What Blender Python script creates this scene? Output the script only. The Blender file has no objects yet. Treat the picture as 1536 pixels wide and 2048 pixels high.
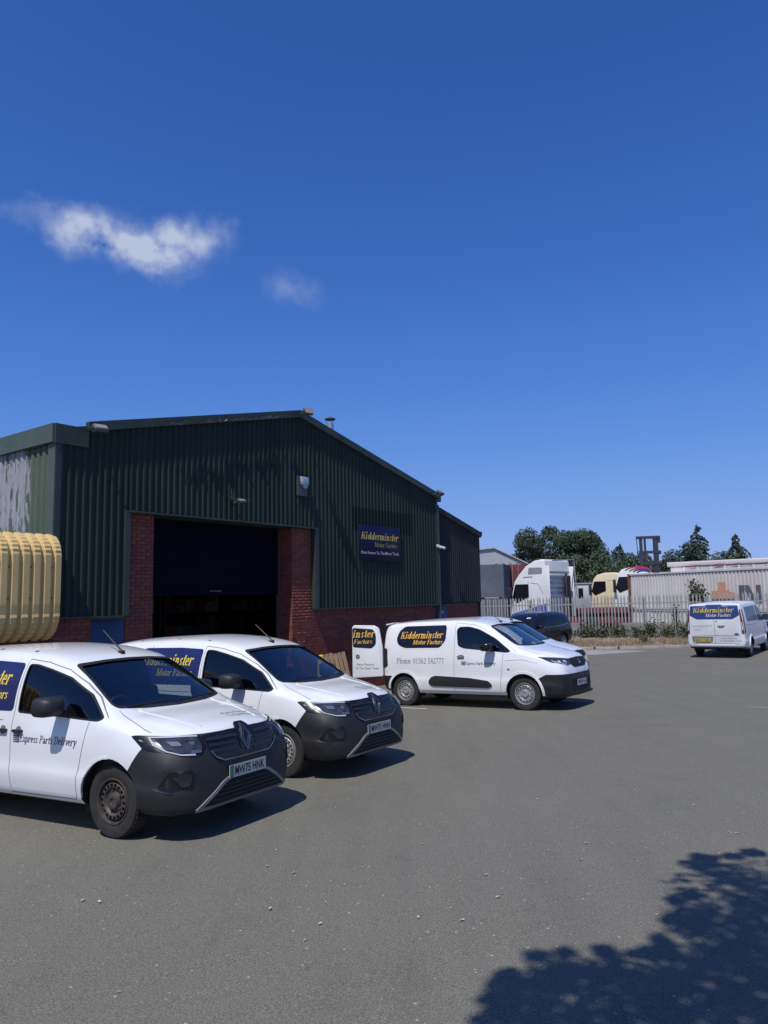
import bpy, bmesh, math, random
from mathutils import Vector, Matrix
from mathutils.bvhtree import BVHTree
from mathutils.geometry import delaunay_2d_cdt
R = math.radians
random.seed(7)
SC = bpy.context.scene
COL = SC.collection

# ------------------------------------------------------------------ camera
PITCH, ROLL, FPX, CAMZ = 0.1140, 0.0196, 1489.0, 1.85
_f = Vector((0, math.cos(PITCH), math.sin(PITCH)))
_r0 = Vector((1, 0, 0)); _u0 = Vector((0, -math.sin(PITCH), math.cos(PITCH)))
_r = _r0 * math.cos(ROLL) - _u0 * math.sin(ROLL)
_u = _u0 * math.cos(ROLL) + _r0 * math.sin(ROLL)
cam = bpy.data.cameras.new('camera'); cam_o = bpy.data.objects.new('camera', cam); COL.objects.link(cam_o)
cam_o.matrix_world = Matrix(((_r.x, _u.x, -_f.x, 0), (_r.y, _u.y, -_f.y, 0), (_r.z, _u.z, -_f.z, CAMZ), (0, 0, 0, 1)))
cam.sensor_fit = 'VERTICAL'; cam.sensor_height = 36.0; cam.sensor_width = 27.0
cam.lens = 36.0 * FPX / 2048; cam.clip_start = 0.05; cam.clip_end = 6000
SC.camera = cam_o
def pix(px, py):
    return (_f + _r * ((px - 768) / FPX) - _u * ((py - 1024) / FPX)).normalized()

# ------------------------------------------------------------------ axes of the yard: U runs along the gable, N points out of it
WANG = 0.6396
U = Vector((math.sin(WANG), math.cos(WANG), 0)); N = Vector((math.cos(WANG), -math.sin(WANG), 0))

# ------------------------------------------------------------------ sun and sky
SUN_EL = R(60)
sh = (-U + N * 0.18).normalized()
S = Vector((sh.x * math.cos(SUN_EL), sh.y * math.cos(SUN_EL), math.sin(SUN_EL)))
sun = bpy.data.lights.new('sun', 'SUN'); sun.energy = 4.0; sun.angle = R(0.53); sun.color = (1.0, 0.955, 0.89)
sun_o = bpy.data.objects.new('sun', sun); COL.objects.link(sun_o)
sun_o.rotation_euler = S.to_track_quat('Z', 'Y').to_euler(); sun_o.location = S * 60

W = bpy.data.worlds.new('World'); SC.world = W; W.use_nodes = True
nt = W.node_tree; nt.nodes.clear()
def N_(t, **k):
    n = nt.nodes.new(t)
    for a, b in k.items(): setattr(n, a, b)
    return n
def L_(a, b): nt.links.new(a, b)
def vmath(op, a, b=None):
    n = N_('ShaderNodeVectorMath', operation=op)
    for i, v in enumerate((a, b)):
        if v is None: continue
        if hasattr(v, 'is_output'): L_(v, n.inputs[i])
        else: n.inputs[i].default_value = v
    return n.outputs['Value'] if op in ('DOT_PRODUCT', 'LENGTH') else n.outputs['Vector']
def fmath(op, a, b=None, c=None):
    n = N_('ShaderNodeMath', operation=op)
    for i, v in enumerate((a, b, c)):
        if v is None: continue
        if hasattr(v, 'is_output'): L_(v, n.inputs[i])
        else: n.inputs[i].default_value = v
    return n.outputs[0]
sky = N_('ShaderNodeTexSky', sky_type='NISHITA', sun_disc=False, sun_elevation=SUN_EL,
         sun_rotation=math.atan2(S.x, S.y), altitude=0.0, air_density=0.5, dust_density=0.2, ozone_density=3.0)
tc = N_('ShaderNodeTexCoord'); DIR = tc.outputs['Generated']
SKY_GRADE = ((0.84, 1.6, 0.29), (1.32, 1.5, 0.352), (1.73, 2.0, 0.28))
# grade of the sky model: each channel k * v**p / (1 + c * v**p)
sep = N_('ShaderNodeSeparateColor'); L_(sky.outputs[0], sep.inputs[0]); com = N_('ShaderNodeCombineColor')
for i, (k, p, c_) in enumerate(SKY_GRADE):
    x_ = fmath('POWER', sep.outputs[i], p); L_(fmath('DIVIDE', fmath('MULTIPLY', x_, k), fmath('MULTIPLY_ADD', x_, c_, 1.0)), com.inputs[i])
# thin fair-weather clouds, fixed in the sky by direction
nz = N_('ShaderNodeTexNoise'); nz.inputs['Scale'].default_value = 10.0; nz.inputs['Detail'].default_value = 5.0; nz.inputs['Roughness'].default_value = 0.62
L_(vmath('ADD', DIR, (3.3, 2.31, 0)), nz.inputs['Vector'])
wv = vmath('SCALE', vmath('SUBTRACT', nz.outputs['Color'], (0.5, 0.5, 0.5))); wv.node.inputs['Scale'].default_value = 0.09
WARP = vmath('ADD', DIR, wv)
nz2 = N_('ShaderNodeTexNoise'); nz2.inputs['Scale'].default_value = 27.0; nz2.inputs['Detail'].default_value = 4.0; nz2.inputs['Roughness'].default_value = 0.55
L_(vmath('ADD', DIR, (3.3, 2.31, 0)), nz2.inputs['Vector'])
wisp = N_('ShaderNodeMapRange'); L_(nz2.outputs['Fac'], wisp.inputs['Value'])
wisp.inputs['From Min'].default_value = 0.28; wisp.inputs['From Max'].default_value = 0.66
def cloud(px, py, rx, ry, tilt, gain):
    c = pix(px, py); e1 = c.cross(Vector((0, 0, 1))).normalized(); e2 = e1.cross(c)
    e1, e2 = e1 * math.cos(tilt) + e2 * math.sin(tilt), e2 * math.cos(tilt) - e1 * math.sin(tilt)
    cc = fmath('MAXIMUM', vmath('DOT_PRODUCT', WARP, c), 0.3)
    a = fmath('DIVIDE', vmath('DOT_PRODUCT', WARP, e1 / rx), cc); b = fmath('DIVIDE', vmath('DOT_PRODUCT', WARP, e2 / ry), cc)
    rr = fmath('SQRT', fmath('ADD', fmath('MULTIPLY', a, a), fmath('MULTIPLY', b, b)))
    fall = N_('ShaderNodeMapRange', interpolation_type='SMOOTHSTEP'); L_(rr, fall.inputs['Value']); fall.inputs['From Min'].default_value = 1.0; fall.inputs['From Max'].default_value = 0.05
    fall.inputs['To Max'].default_value = gain
    return fmath('MULTIPLY', fall.outputs[0], fmath('GREATER_THAN', vmath('DOT_PRODUCT', DIR, c), 0.3))
mk = None
for args in ((262, 476, 0.110, 0.046, -0.04, 0.95), (335, 528, 0.060, 0.026, -0.20, 0.34), (160, 458, 0.140, 0.026, -0.05, 0.36), (345, 488, 0.070, 0.040, 0.1, 0.60), (405, 456, 0.052, 0.028, 0.1, 0.34), (582, 574, 0.044, 0.026, -0.5, 0.24)):
    m_ = cloud(*args); mk = m_ if mk is None else fmath('ADD', mk, m_)
mk = fmath('MINIMUM', fmath('MULTIPLY', mk, wisp.outputs[0]), 0.82)
mix = N_('ShaderNodeMix', data_type='RGBA'); L_(mk, mix.inputs['Factor']); L_(com.outputs[0], mix.inputs['A'])
mix.inputs['B'].default_value = (4.0, 4.4, 5.4, 1)
bg = N_('ShaderNodeBackground'); bg.inputs['Strength'].default_value = 0.14
L_(mix.outputs['Result'], bg.inputs['Color'])
wo = N_('ShaderNodeOutputWorld'); L_(bg.outputs[0], wo.inputs['Surface'])

SC.render.engine = 'CYCLES'
vs = SC.view_settings; vs.view_transform = 'Standard'; vs.look = 'None'; vs.exposure = 0.0; vs.gamma = 1.0; vs.use_curve_mapping = False
SC.cycles.max_bounces = 7; SC.cycles.transparent_max_bounces = 12
try: SC.cycles.use_denoising = True
except Exception: pass

# ------------------------------------------------------------------ materials
def mat(name, col, rough=0.6, metal=0.0, var=0.0, vscale=3.0, col2=None, bump=0.0, bscale=40.0, coat=0.0, stretch=None, spec=0.5, streak=None):
    m = bpy.data.materials.new(name); m.use_nodes = True
    t = m.node_tree; b = t.nodes['Principled BSDF']
    b.inputs['Base Color'].default_value = (*col, 1); b.inputs['Roughness'].default_value = rough; b.inputs['Metallic'].default_value = metal
    b.inputs['Specular IOR Level'].default_value = spec
    if coat: b.inputs['Coat Weight'].default_value = coat; b.inputs['Coat Roughness'].default_value = 0.04
    co = t.nodes.new('ShaderNodeTexCoord').outputs['Object']
    if stretch:
        mp = t.nodes.new('ShaderNodeMapping'); mp.inputs['Scale'].default_value = stretch
        t.links.new(co, mp.inputs['Vector']); co = mp.outputs[0]
    if var or col2:
        nz = t.nodes.new('ShaderNodeTexNoise'); nz.inputs['Scale'].default_value = vscale; nz.inputs['Detail'].default_value = 6; nz.inputs['Roughness'].default_value = 0.6
        t.links.new(co, nz.inputs['Vector'])
        rp = t.nodes.new('ShaderNodeValToRGB'); t.links.new(nz.outputs['Fac'], rp.inputs[0])
        c2 = col2 or tuple(min(1, c * (1 + var)) for c in col); c1 = col if col2 else tuple(c * (1 - var) for c in col)
        rp.color_ramp.elements[0].color = (*c1, 1); rp.color_ramp.elements[0].position = 0.33
        rp.color_ramp.elements[1].color = (*c2, 1); rp.color_ramp.elements[1].position = 0.68
        t.links.new(rp.outputs[0], b.inputs['Base Color'])
    if bump:
        nb = t.nodes.new('ShaderNodeTexNoise'); nb.inputs['Scale'].default_value = bscale; nb.inputs['Detail'].default_value = 4
        t.links.new(co, nb.inputs['Vector'])
        bp = t.nodes.new('ShaderNodeBump'); bp.inputs['Strength'].default_value = bump; bp.inputs['Distance'].default_value = 0.01
        t.links.new(nb.outputs['Fac'], bp.inputs['Height']); t.links.new(bp.outputs[0], b.inputs['Normal'])
    return m
def glass_mat(name, tint, base=0.06):
    m = bpy.data.materials.new(name); m.use_nodes = True; t = m.node_tree; t.nodes.clear()
    tr = t.nodes.new('ShaderNodeBsdfTransparent'); tr.inputs[0].default_value = (*tint, 1)
    gl = t.nodes.new('ShaderNodeBsdfGlossy'); gl.inputs['Roughness'].default_value = 0.015
    lw = t.nodes.new('ShaderNodeLayerWeight'); lw.inputs['Blend'].default_value = 0.5
    pw = t.nodes.new('ShaderNodeMath'); pw.operation = 'POWER'; pw.inputs[1].default_value = 4.0; t.links.new(lw.outputs['Facing'], pw.inputs[0])
    fr = t.nodes.new('ShaderNodeMath'); fr.operation = 'MULTIPLY_ADD'; fr.inputs[1].default_value = 0.9; fr.inputs[2].default_value = base; t.links.new(pw.outputs[0], fr.inputs[0])
    mx = t.nodes.new('ShaderNodeMixShader'); o = t.nodes.new('ShaderNodeOutputMaterial')
    t.links.new(fr.outputs[0], mx.inputs[0]); t.links.new(tr.outputs[0], mx.inputs[1]); t.links.new(gl.outputs[0], mx.inputs[2])
    t.links.new(mx.outputs[0], o.inputs[0]); return m
M = {}
M['paint'] = mat('white_paint', (0.77, 0.78, 0.785), 0.26, coat=0.8, var=0.025, vscale=2.0)
M['paint_dirty'] = mat('white_paint_dusty', (0.66, 0.68, 0.70), 0.4, coat=0.4, col2=(0.74, 0.755, 0.77), vscale=2.2)
M['trim'] = mat('cabin_trim', (0.012, 0.012, 0.014), 0.8)
M['plastic'] = mat('grey_plastic', (0.017, 0.017, 0.019), 0.55, var=0.12, vscale=6, bump=0.05, bscale=400)
M['black'] = mat('gloss_black', (0.008, 0.008, 0.010), 0.22)
M['mattblack'] = mat('matt_black', (0.006, 0.006, 0.007), 0.8)
M['tyre'] = mat('tyre_rubber', (0.024, 0.022, 0.021), 0.85, var=0.35, vscale=9, bump=0.2, bscale=90)
M['steel_dark'] = mat('dusty_dark_steel_wheel', (0.075, 0.062, 0.055), 0.6, metal=0.3, var=0.25, vscale=12)
M['steel'] = mat('silver_steel_wheel', (0.42, 0.42, 0.42), 0.42, metal=0.5, var=0.12, vscale=9)
M['chrome'] = mat('chrome', (0.62, 0.63, 0.65), 0.18, metal=1.0)
M['dimchrome'] = mat('dim_chrome', (0.25, 0.25, 0.27), 0.3, metal=0.9)
M['skid'] = mat('grey_skid_trim', (0.22, 0.21, 0.205), 0.5)
M['lens'] = mat('lamp_lens', (0.035, 0.042, 0.055), 0.06, spec=0.8, var=0.5, vscale=14)
M['reflector'] = mat('lamp_reflector', (0.20, 0.22, 0.25), 0.25, metal=0.6)
M['drl'] = mat('lamp_guide', (0.45, 0.50, 0.55), 0.15, spec=0.8)
M['redlens'] = mat('rear_lamp', (0.13, 0.035, 0.042), 0.15, var=0.4, vscale=10)
M['plate_w'] = mat('plate_white', (0.46, 0.46, 0.45), 0.35)
M['plate_y'] = mat('plate_yellow', (0.55, 0.40, 0.06), 0.35)
M['plate_g'] = mat('plate_green', (0.02, 0.20, 0.09), 0.4)
M['ink'] = mat('black_lettering', (0.012, 0.012, 0.015), 0.5)
M['bluegrey_ink'] = mat('blue_grey_lettering', (0.045, 0.06, 0.11), 0.5)
M['grey_ink'] = mat('grey_lettering', (0.16, 0.17, 0.20), 0.5)
M['vinyl'] = mat('navy_vinyl', (0.016, 0.024, 0.100), 0.22, spec=0.5, var=0.12, vscale=3)
M['vinyl_dark'] = mat('charcoal_navy_vinyl', (0.011, 0.015, 0.036), 0.25, var=0.12, vscale=3)
M['vinyl_far'] = mat('blue_vinyl', (0.035, 0.065, 0.21), 0.25, var=0.1, vscale=3)
M['gold'] = mat('gold_lettering', (0.80, 0.46, 0.07), 0.5)
M['yellow_ink'] = mat('yellow_lettering', (0.72, 0.55, 0.06), 0.5)
M['pale_ink'] = mat('pale_lettering', (0.70, 0.68, 0.72), 0.6)
M['seam'] = mat('shut_line', (0.16, 0.165, 0.18), 0.7)
M['seat'] = mat('seat_cloth', (0.03, 0.03, 0.035), 0.9, var=0.3, vscale=12)
M['paper'] = mat('paper', (0.6, 0.6, 0.58), 0.8)
M['glass'] = glass_mat('vehicle_glass', (0.70, 0.76, 0.76), 0.15)
M['glass_side'] = glass_mat('door_glass', (0.45, 0.48, 0.49), 0.09)
M['glass_dark'] = glass_mat('privacy_glass', (0.10, 0.11, 0.13))
M['carblack'] = mat('black_car_paint', (0.008, 0.009, 0.014), 0.22, coat=0.5)

# ------------------------------------------------------------------ object helpers
def newobj(name, me, parent=None, m=None, mats=None):
    o = bpy.data.objects.new(name, me); COL.objects.link(o)
    if parent is not None: o.parent = parent
    if me is not None and hasattr(me, 'materials'):
        for k in (mats or ([m] if m else [])): me.materials.append(k)
    return o
def empty(name, loc=(0, 0, 0), rot=None, parent=None):
    o = bpy.data.objects.new(name, None); COL.objects.link(o); o.location = loc; o.empty_display_size = 0.2
    if rot is not None:
        if isinstance(rot, Matrix): o.rotation_mode = 'QUATERNION'; o.rotation_quaternion = rot.to_quaternion()
        else: o.rotation_euler = (0, 0, rot)
    if parent is not None: o.parent = parent
    return o
def tag(o, label=None, cat=None, group=None, kind=None):
    if label: o['label'] = label
    if cat: o['category'] = cat
    if group: o['group'] = group
    if kind: o['kind'] = kind
    return o
def copy_tree(o, parent=None):
    c = o.copy(); COL.objects.link(c)
    if parent is not None: c.parent = parent; c.matrix_parent_inverse = o.matrix_parent_inverse
    for ch in list(o.children): copy_tree(ch, c)
    return c
class MB:
    """collects faces for ONE mesh object"""
    def __init__(s): s.v = []; s.f = []; s.mi = []
    def add(s, vs, fs, mi=0):
        k = len(s.v); s.v += [tuple(v) for v in vs]; s.f += [tuple(i + k for i in f) for f in fs]; s.mi += [mi] * len(fs); return s
    def box(s, a, b, mi=0, mtx=None):
        (x0, y0, z0), (x1, y1, z1) = a, b
        vs = [Vector(p) for p in ((x0,y0,z0),(x1,y0,z0),(x1,y1,z0),(x0,y1,z0),(x0,y0,z1),(x1,y0,z1),(x1,y1,z1),(x0,y1,z1))]
        if mtx: vs = [mtx @ p for p in vs]
        return s.add(vs, [(0,3,2,1),(4,5,6,7),(0,1,5,4),(1,2,6,5),(2,3,7,6),(3,0,4,7)], mi)
    def tube(s, pts, rad, n=8, mi=0, cap=True):
        pts = [Vector(p) for p in pts]; rs = rad if isinstance(rad, (list, tuple)) else [rad] * len(pts)
        k = len(s.v); up = None
        for i, p in enumerate(pts):
            d = (pts[min(i + 1, len(pts) - 1)] - pts[max(i - 1, 0)]).normalized()
            if up is None: up = d.orthogonal().normalized()
            e1 = (up - d * up.dot(d)).normalized(); e2 = d.cross(e1); up = e1
            for j in range(n):
                a = 2 * math.pi * j / n; s.v.append(tuple(p + (e1 * math.cos(a) + e2 * math.sin(a)) * rs[i]))
        for i in range(len(pts) - 1):
            for j in range(n):
                s.f.append((k + i*n + j, k + i*n + (j+1) % n, k + (i+1)*n + (j+1) % n, k + (i+1)*n + j)); s.mi.append(mi)
        if cap:
            s.f.append(tuple(k + j for j in reversed(range(n)))); s.mi.append(mi)
            s.f.append(tuple(k + (len(pts)-1)*n + j for j in range(n))); s.mi.append(mi)
        return s
    def prism(s, poly, y0, y1, mi=0, conv=None):
        """side-view polygon (x,z) pushed from y0 to y1; conv maps (a,b,d)->xyz"""
        conv = conv or (lambda a, b, d: (a, d, b)); n = len(poly)
        vs = [conv(a, b, y0) for a, b in poly] + [conv(a, b, y1) for a, b in poly]
        return s.add(vs, [tuple(range(n)), tuple(reversed(range(n, 2*n)))] + [(i, n + i, n + (i+1) % n, (i+1) % n) for i in range(n)], mi)
    def lathe(s, prof, n=32, axis='y', mi=0):
        k = len(s.v); m = len(prof)
        for j in range(n):
            a = 2 * math.pi * j / n
            for r, h in prof:
                c, d = r * math.cos(a), r * math.sin(a)
                s.v.append({'y': (c, h, d), 'z': (c, d, h), 'x': (h, c, d)}[axis])
        for j in range(n):
            for i in range(m - 1):
                s.f.append((k + j*m + i, k + j*m + i + 1, k + ((j+1) % n)*m + i + 1, k + ((j+1) % n)*m + i)); s.mi.append(mi)
        return s
    def mesh(s, name, smooth=None, fix=True):
        me = bpy.data.meshes.new(name); me.from_pydata(s.v, [], s.f)
        if any(s.mi): me.polygons.foreach_set('material_index', s.mi)
        if fix:
            bm = bmesh.new(); bm.from_mesh(me); bmesh.ops.recalc_face_normals(bm, faces=bm.faces); bm.to_mesh(me); bm.free()
        if smooth is not None: shade(me, smooth)
        me.update(); return me
    def build(s, name, m, parent=None, smooth=None, mats=None, fix=True):
        return newobj(name, s.mesh(name, smooth, fix), parent, m, mats)
def shade(me, deg=35):
    me.polygons.foreach_set('use_smooth', [True] * len(me.polygons)); me.set_sharp_from_angle(angle=R(deg))
def bevelled(me, w=0.02, seg=2, ang=30):
    bm = bmesh.new(); bm.from_mesh(me)
    bmesh.ops.remove_doubles(bm, verts=bm.verts, dist=1e-5)
    ed = [e for e in bm.edges if len(e.link_faces) == 2 and e.calc_face_angle(0) > R(ang)]
    bmesh.ops.bevel(bm, geom=ed, offset=w, segments=seg, profile=0.5, affect='EDGES', clamp_overlap=True)
    bm.to_mesh(me); bm.free(); shade(me, 50); return me

# ------------------------------------------------------------------ terrain
def ground_z(x, y):
    if y < 16: h = 0.028 * y
    elif y < 26:
        t = (y - 16) / 10; h = 0.448 + 0.28 * (t - t * t / 2)
    else: h = 0.588
    if y < -4: h = -0.112
    return -0.044 - h + 0.015 * max(-10, min(15, x))
def ground_frame(x, y, yaw):
    e = 0.5
    nrm = Vector((-(ground_z(x+e, y) - ground_z(x-e, y)) / (2*e), -(ground_z(x, y+e) - ground_z(x, y-e)) / (2*e), 1)).normalized()
    fw = Vector((math.cos(yaw), math.sin(yaw), 0)); fw = (fw - nrm * fw.dot(nrm)).normalized(); lf = nrm.cross(fw)
    return Matrix(((fw.x, lf.x, nrm.x), (fw.y, lf.y, nrm.y), (fw.z, lf.z, nrm.z)))

# ------------------------------------------------------------------ lettering: a serif face drawn from stems, hairlines and bowls
def glyph(c, s, h):
    """convex quads of one character, cap height 1; s = stem width, h = hairline"""
    q = []; X = 0.68
    def st(x0, y0, x1, y1, w): q.append([(x0, y0), (x0 + w, y0), (x1 + w, y1), (x1, y1)])
    def hb(x0, x1, y, t): q.append([(x0, y), (x1, y), (x1, y + t), (x0, y + t)])
    def sf(x, y, w=None): w = w or s; hb(x - 0.07, x + w + 0.07, y, h)
    def arc(cx, cy, rx, ry, a0, a1, wx, wy, n=None):
        n = n or max(3, int(abs(a1 - a0) / 30))
        for i in range(n):
            a, b = R(a0 + (a1 - a0) * i / n), R(a0 + (a1 - a0) * (i + 1) / n)
            q.append([(cx + rx*math.cos(a), cy + ry*math.sin(a)), (cx + rx*math.cos(b), cy + ry*math.sin(b)),
                      (cx + (rx-wx)*math.cos(b), cy + (ry-wy)*math.sin(b)), (cx + (rx-wx)*math.cos(a), cy + (ry-wy)*math.sin(a))])
    def dot(x, y, r): q.append([(x + r*math.cos(R(60*k)), y + r*math.sin(R(60*k))) for k in range(6)])
    def arch(x, w): arc(x + w/2 + s/2, X - 0.26, w/2 + s/2, 0.26, 0, 140, s, h*1.6); st(x + w, 0, x + w, X - 0.25, s); sf(x + w, 0)
    adv = 0.55
    if c == 'K': st(.1,0,.1,1,s); sf(.1,0); sf(.1,1-h); st(.12+s,.42,.66,1,h*1.3); st(.28+s*.5,.56,.62,0,s*1.1); sf(.60,0); hb(.56,.84,1-h,h); adv = .9
    elif c == 'i': st(.08,0,.08,X,s); sf(.08,0); hb(0,.08,X-h,h); dot(.08+s/2,.92,s*.62); adv = .26+s
    elif c == 'l': st(.08,0,.08,1,s); sf(.08,0); hb(0,.08,1-h,h); adv = .26+s
    elif c == 'd': arc(.28,X/2,.26,X/2,0,360,s*.9,h*1.4,12); st(.44,0,.44,1,s); hb(.36,.44,1-h,h); hb(.44,.52+s,0,h); adv = .56+s
    elif c == 'h': st(.06,0,.06,1,s); sf(.06,0); hb(-.02,.06,1-h,h); arch(.06,.32); adv = .52+s
    elif c == 'p': st(.06,-.3,.06,X,s); sf(.06,-.3); hb(-.02,.06,X-h,h); arc(.30,X/2,.27,X/2,0,360,s*.9,h*1.4,12); adv = .62
    elif c == 'e': arc(.27,X/2,.25,X/2,0,315,s*.95,h*1.6,11); hb(.1,.50,X/2-.02,h*1.3); adv = .56
    elif c == 'r': st(.06,0,.06,X,s); sf(.06,0); hb(-.02,.06,X-h,h); arc(.06+s+.14,X-.2,.17,.2,50,160,s*.5,h*1.5); dot(.06+s+.24,X-.1,s*.55); adv = .40+s*.7
    elif c == 'n': st(.06,0,.06,X,s); sf(.06,0); hb(-.02,.06,X-h,h); arch(.06,.32); adv = .52+s
    elif c == 'm': st(.06,0,.06,X,s); sf(.06,0); hb(-.02,.06,X-h,h); arch(.06,.31); arch(.37,.31); adv = .82+s
    elif c == 's': arc(.22,X*.74,.17,X*.26,20,270,s*.8,h*1.6,8); arc(.22,X*.26,.18,X*.26,90,-160,s*.8,h*1.6,8); adv = .46
    elif c == 't': st(.12,.06,.12,.92,s); hb(.0,.36,X-h,h); arc(.12+s*.5+.12,.12,.14,.12,180,330,s*.5,h*1.4); adv = .30+s*.6
    elif c == 'M': st(.1,0,.1,1,h*1.3); sf(.1,0,h); hb(.02,.24,1-h,h); st(.46,0,.12,1,s); st(.48,0,.82,1,h*1.3); st(.84,0,.84,1,s); sf(.84,0); hb(.82,.92+s,1-h,h); adv = 1.0+s
    elif c == 'o': arc(.28,X/2,.26,X/2,0,360,s*.95,h*1.4,14); adv = .56
    elif c == 'F': st(.1,0,.1,1,s); sf(.1,0); hb(.02,.64,1-h,h); hb(.1+s,.44,.5,h); st(.60,.78,.60,1-h,h); st(.42,.40,.42,.64,h); adv = .66
    elif c == 'E': st(.1,0,.1,1,s); hb(.02,.64,0,h); hb(.02,.62,1-h,h); hb(.1+s,.42,.5,h); st(.62,h,.62,.24,h); st(.58,.78,.58,1-h,h); st(.40,.40,.40,.64,h); adv = .70
    elif c == 'a': arc(.22,.19,.19,.2,0,360,s*.85,h*1.4,10); st(.36,.03,.36,X-.16,s); arc(.24,X-.19,.24,.19,0,165,s*.8,h*1.5); hb(.36+s,.46+s,.02,h); adv = .46+s
    elif c == 'c': arc(.27,X/2,.25,X/2,40,318,s*.95,h*1.5,10); dot(.42,X*.76,s*.5); adv = .50
    elif c == 'x': st(.06,X,.36,0,s); st(.04,0,.40,X,h*1.2); hb(0,.22,X-h,h); hb(.32,.56,0,h); adv = .56
    elif c == 'v': st(.04,X,.24,0,s); st(.28,0,.46,X,h*1.2); hb(-.02,.22,X-h,h); hb(.38,.58,X-h,h); adv = .54
    elif c == 'y': st(.04,X,.24,0,s); st(.12,-.3,.46,X,h*1.3); hb(-.02,.22,X-h,h); hb(.38,.58,X-h,h); dot(.1,-.26,s*.5); adv = .54
    elif c == 'P': st(.1,0,.1,1,s); sf(.1,0); hb(.02,.36,1-h,h); hb(.1,.36,.46,h); arc(.36,.73,.26,.27,-90,90,s,h); adv = .70
    elif c == 'D': st(.1,0,.1,1,s); hb(.02,.38,0,h); hb(.02,.38,1-h,h); arc(.38,.5,.38,.5,-90,90,s,h,8); adv = .84
    elif c == 'T': st(.3,0,.3,1,s); sf(.3,0); hb(.0,.6+s,1-h,h); st(.0,.78,.0,1-h,h); st(.56+s,.78,.56+s,1-h,h); adv = .70
    elif c == ':': dot(.1,.08,.075); dot(.1,.55,.075); adv = .26
    elif c == '0': arc(.28,.5,.24,.5,0,360,s,h*1.2,12); adv = .56
    elif c == '1': st(.22,0,.22,1,s); sf(.22,0); st(.1,.82,.2,.95,h); adv = .56
    elif c == '2': arc(.28,.74,.22,.26,160,-40,s*.9,h*1.3,7); st(.06,h,.40,.60,h*1.5); hb(.06,.52,0,h*1.5); adv = .56
    elif c == '4': st(.34,0,.34,1,s); hb(.03,.54,.26,h*1.3); st(.04,.30,.32,1,h*1.2); adv = .56
    elif c == '5': hb(.14,.50,1-h*1.5,h*1.5); st(.1,.55,.14,1,h*1.2); arc(.24,.32,.26,.32,110,-130,s*.9,h*1.4,9); adv = .56
    elif c == '6': arc(.28,.30,.24,.30,0,360,s*.9,h*1.3,12); arc(.46,.44,.42,.56,100,185,s*.9,h*1.4,4); adv = .56
    elif c == '7': hb(.05,.52,1-h*1.6,h*1.6); st(.18,0,.44,1,s*.8); adv = .56
    else: adv = .30
    return q, adv
def serif(txt, s=0.13, h=0.055, slant=0.0, bold=0.0):
    out = []; x = 0
    for c in txt:
        q, a = glyph(c, s, h)
        for p in q: out.append([(x + u + slant * v, v) for u, v in p])
        x += a
    return out, x
_sans = {}
def sans(txt, off=0.0):
    if (txt, off) in _sans: return _sans[(txt, off)]
    cu = bpy.data.curves.new('t', 'FONT'); cu.body = txt; cu.size = 1.4; cu.offset = off; cu.resolution_u = 2
    o = bpy.data.objects.new('t', cu); COL.objects.link(o)
    dg = bpy.context.evaluated_depsgraph_get(); ev = o.evaluated_get(dg); me = ev.to_mesh()
    vs = [(v.co.x, v.co.y) for v in me.vertices]
    polys = [[vs[i] for i in p.vertices] for p in me.polygons]
    ev.to_mesh_clear(); bpy.data.objects.remove(o); bpy.data.curves.remove(cu)
    x0 = min(v[0] for v in vs); x1 = max(v[0] for v in vs); y0 = min(v[1] for v in vs); y1 = max(v[1] for v in vs)
    r = ([[((a - x0) / (y1 - y0), (b - y0) / (y1 - y0)) for a, b in p] for p in polys], (x1 - x0) / (y1 - y0))
    _sans[(txt, off)] = r; return r
def place_text(tw, x, y, width, height):
    """(polys,width) -> polys whose lower-left is (x,y), fitted to width and cap height"""
    polys, w = tw; k = width / w
    return [[(x + a * k, y + b * height) for a, b in p] for p in polys]

# ------------------------------------------------------------------ lofted vehicle shells
def pchip(xs, ys):
    n = len(xs); d = [(ys[i+1] - ys[i]) / (xs[i+1] - xs[i]) for i in range(n-1)]
    m = [0] * n; m[0] = d[0]; m[-1] = d[-1]
    for i in range(1, n-1):
        if d[i-1] * d[i] > 0:
            h0, h1 = xs[i] - xs[i-1], xs[i+1] - xs[i]; w1, w2 = 2*h1 + h0, h1 + 2*h0
            m[i] = (w1 + w2) / (w1 / d[i-1] + w2 / d[i])
    def f(x):
        x = max(xs[0], min(xs[-1], x)); i = 0
        while i < n-2 and x > xs[i+1]: i += 1
        h = xs[i+1] - xs[i]; t = (x - xs[i]) / h
        return (2*t**3 - 3*t**2 + 1)*ys[i] + (t**3 - 2*t**2 + t)*h*m[i] + (-2*t**3 + 3*t**2)*ys[i+1] + (t**3 - t**2)*h*m[i+1]
    return f
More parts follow.
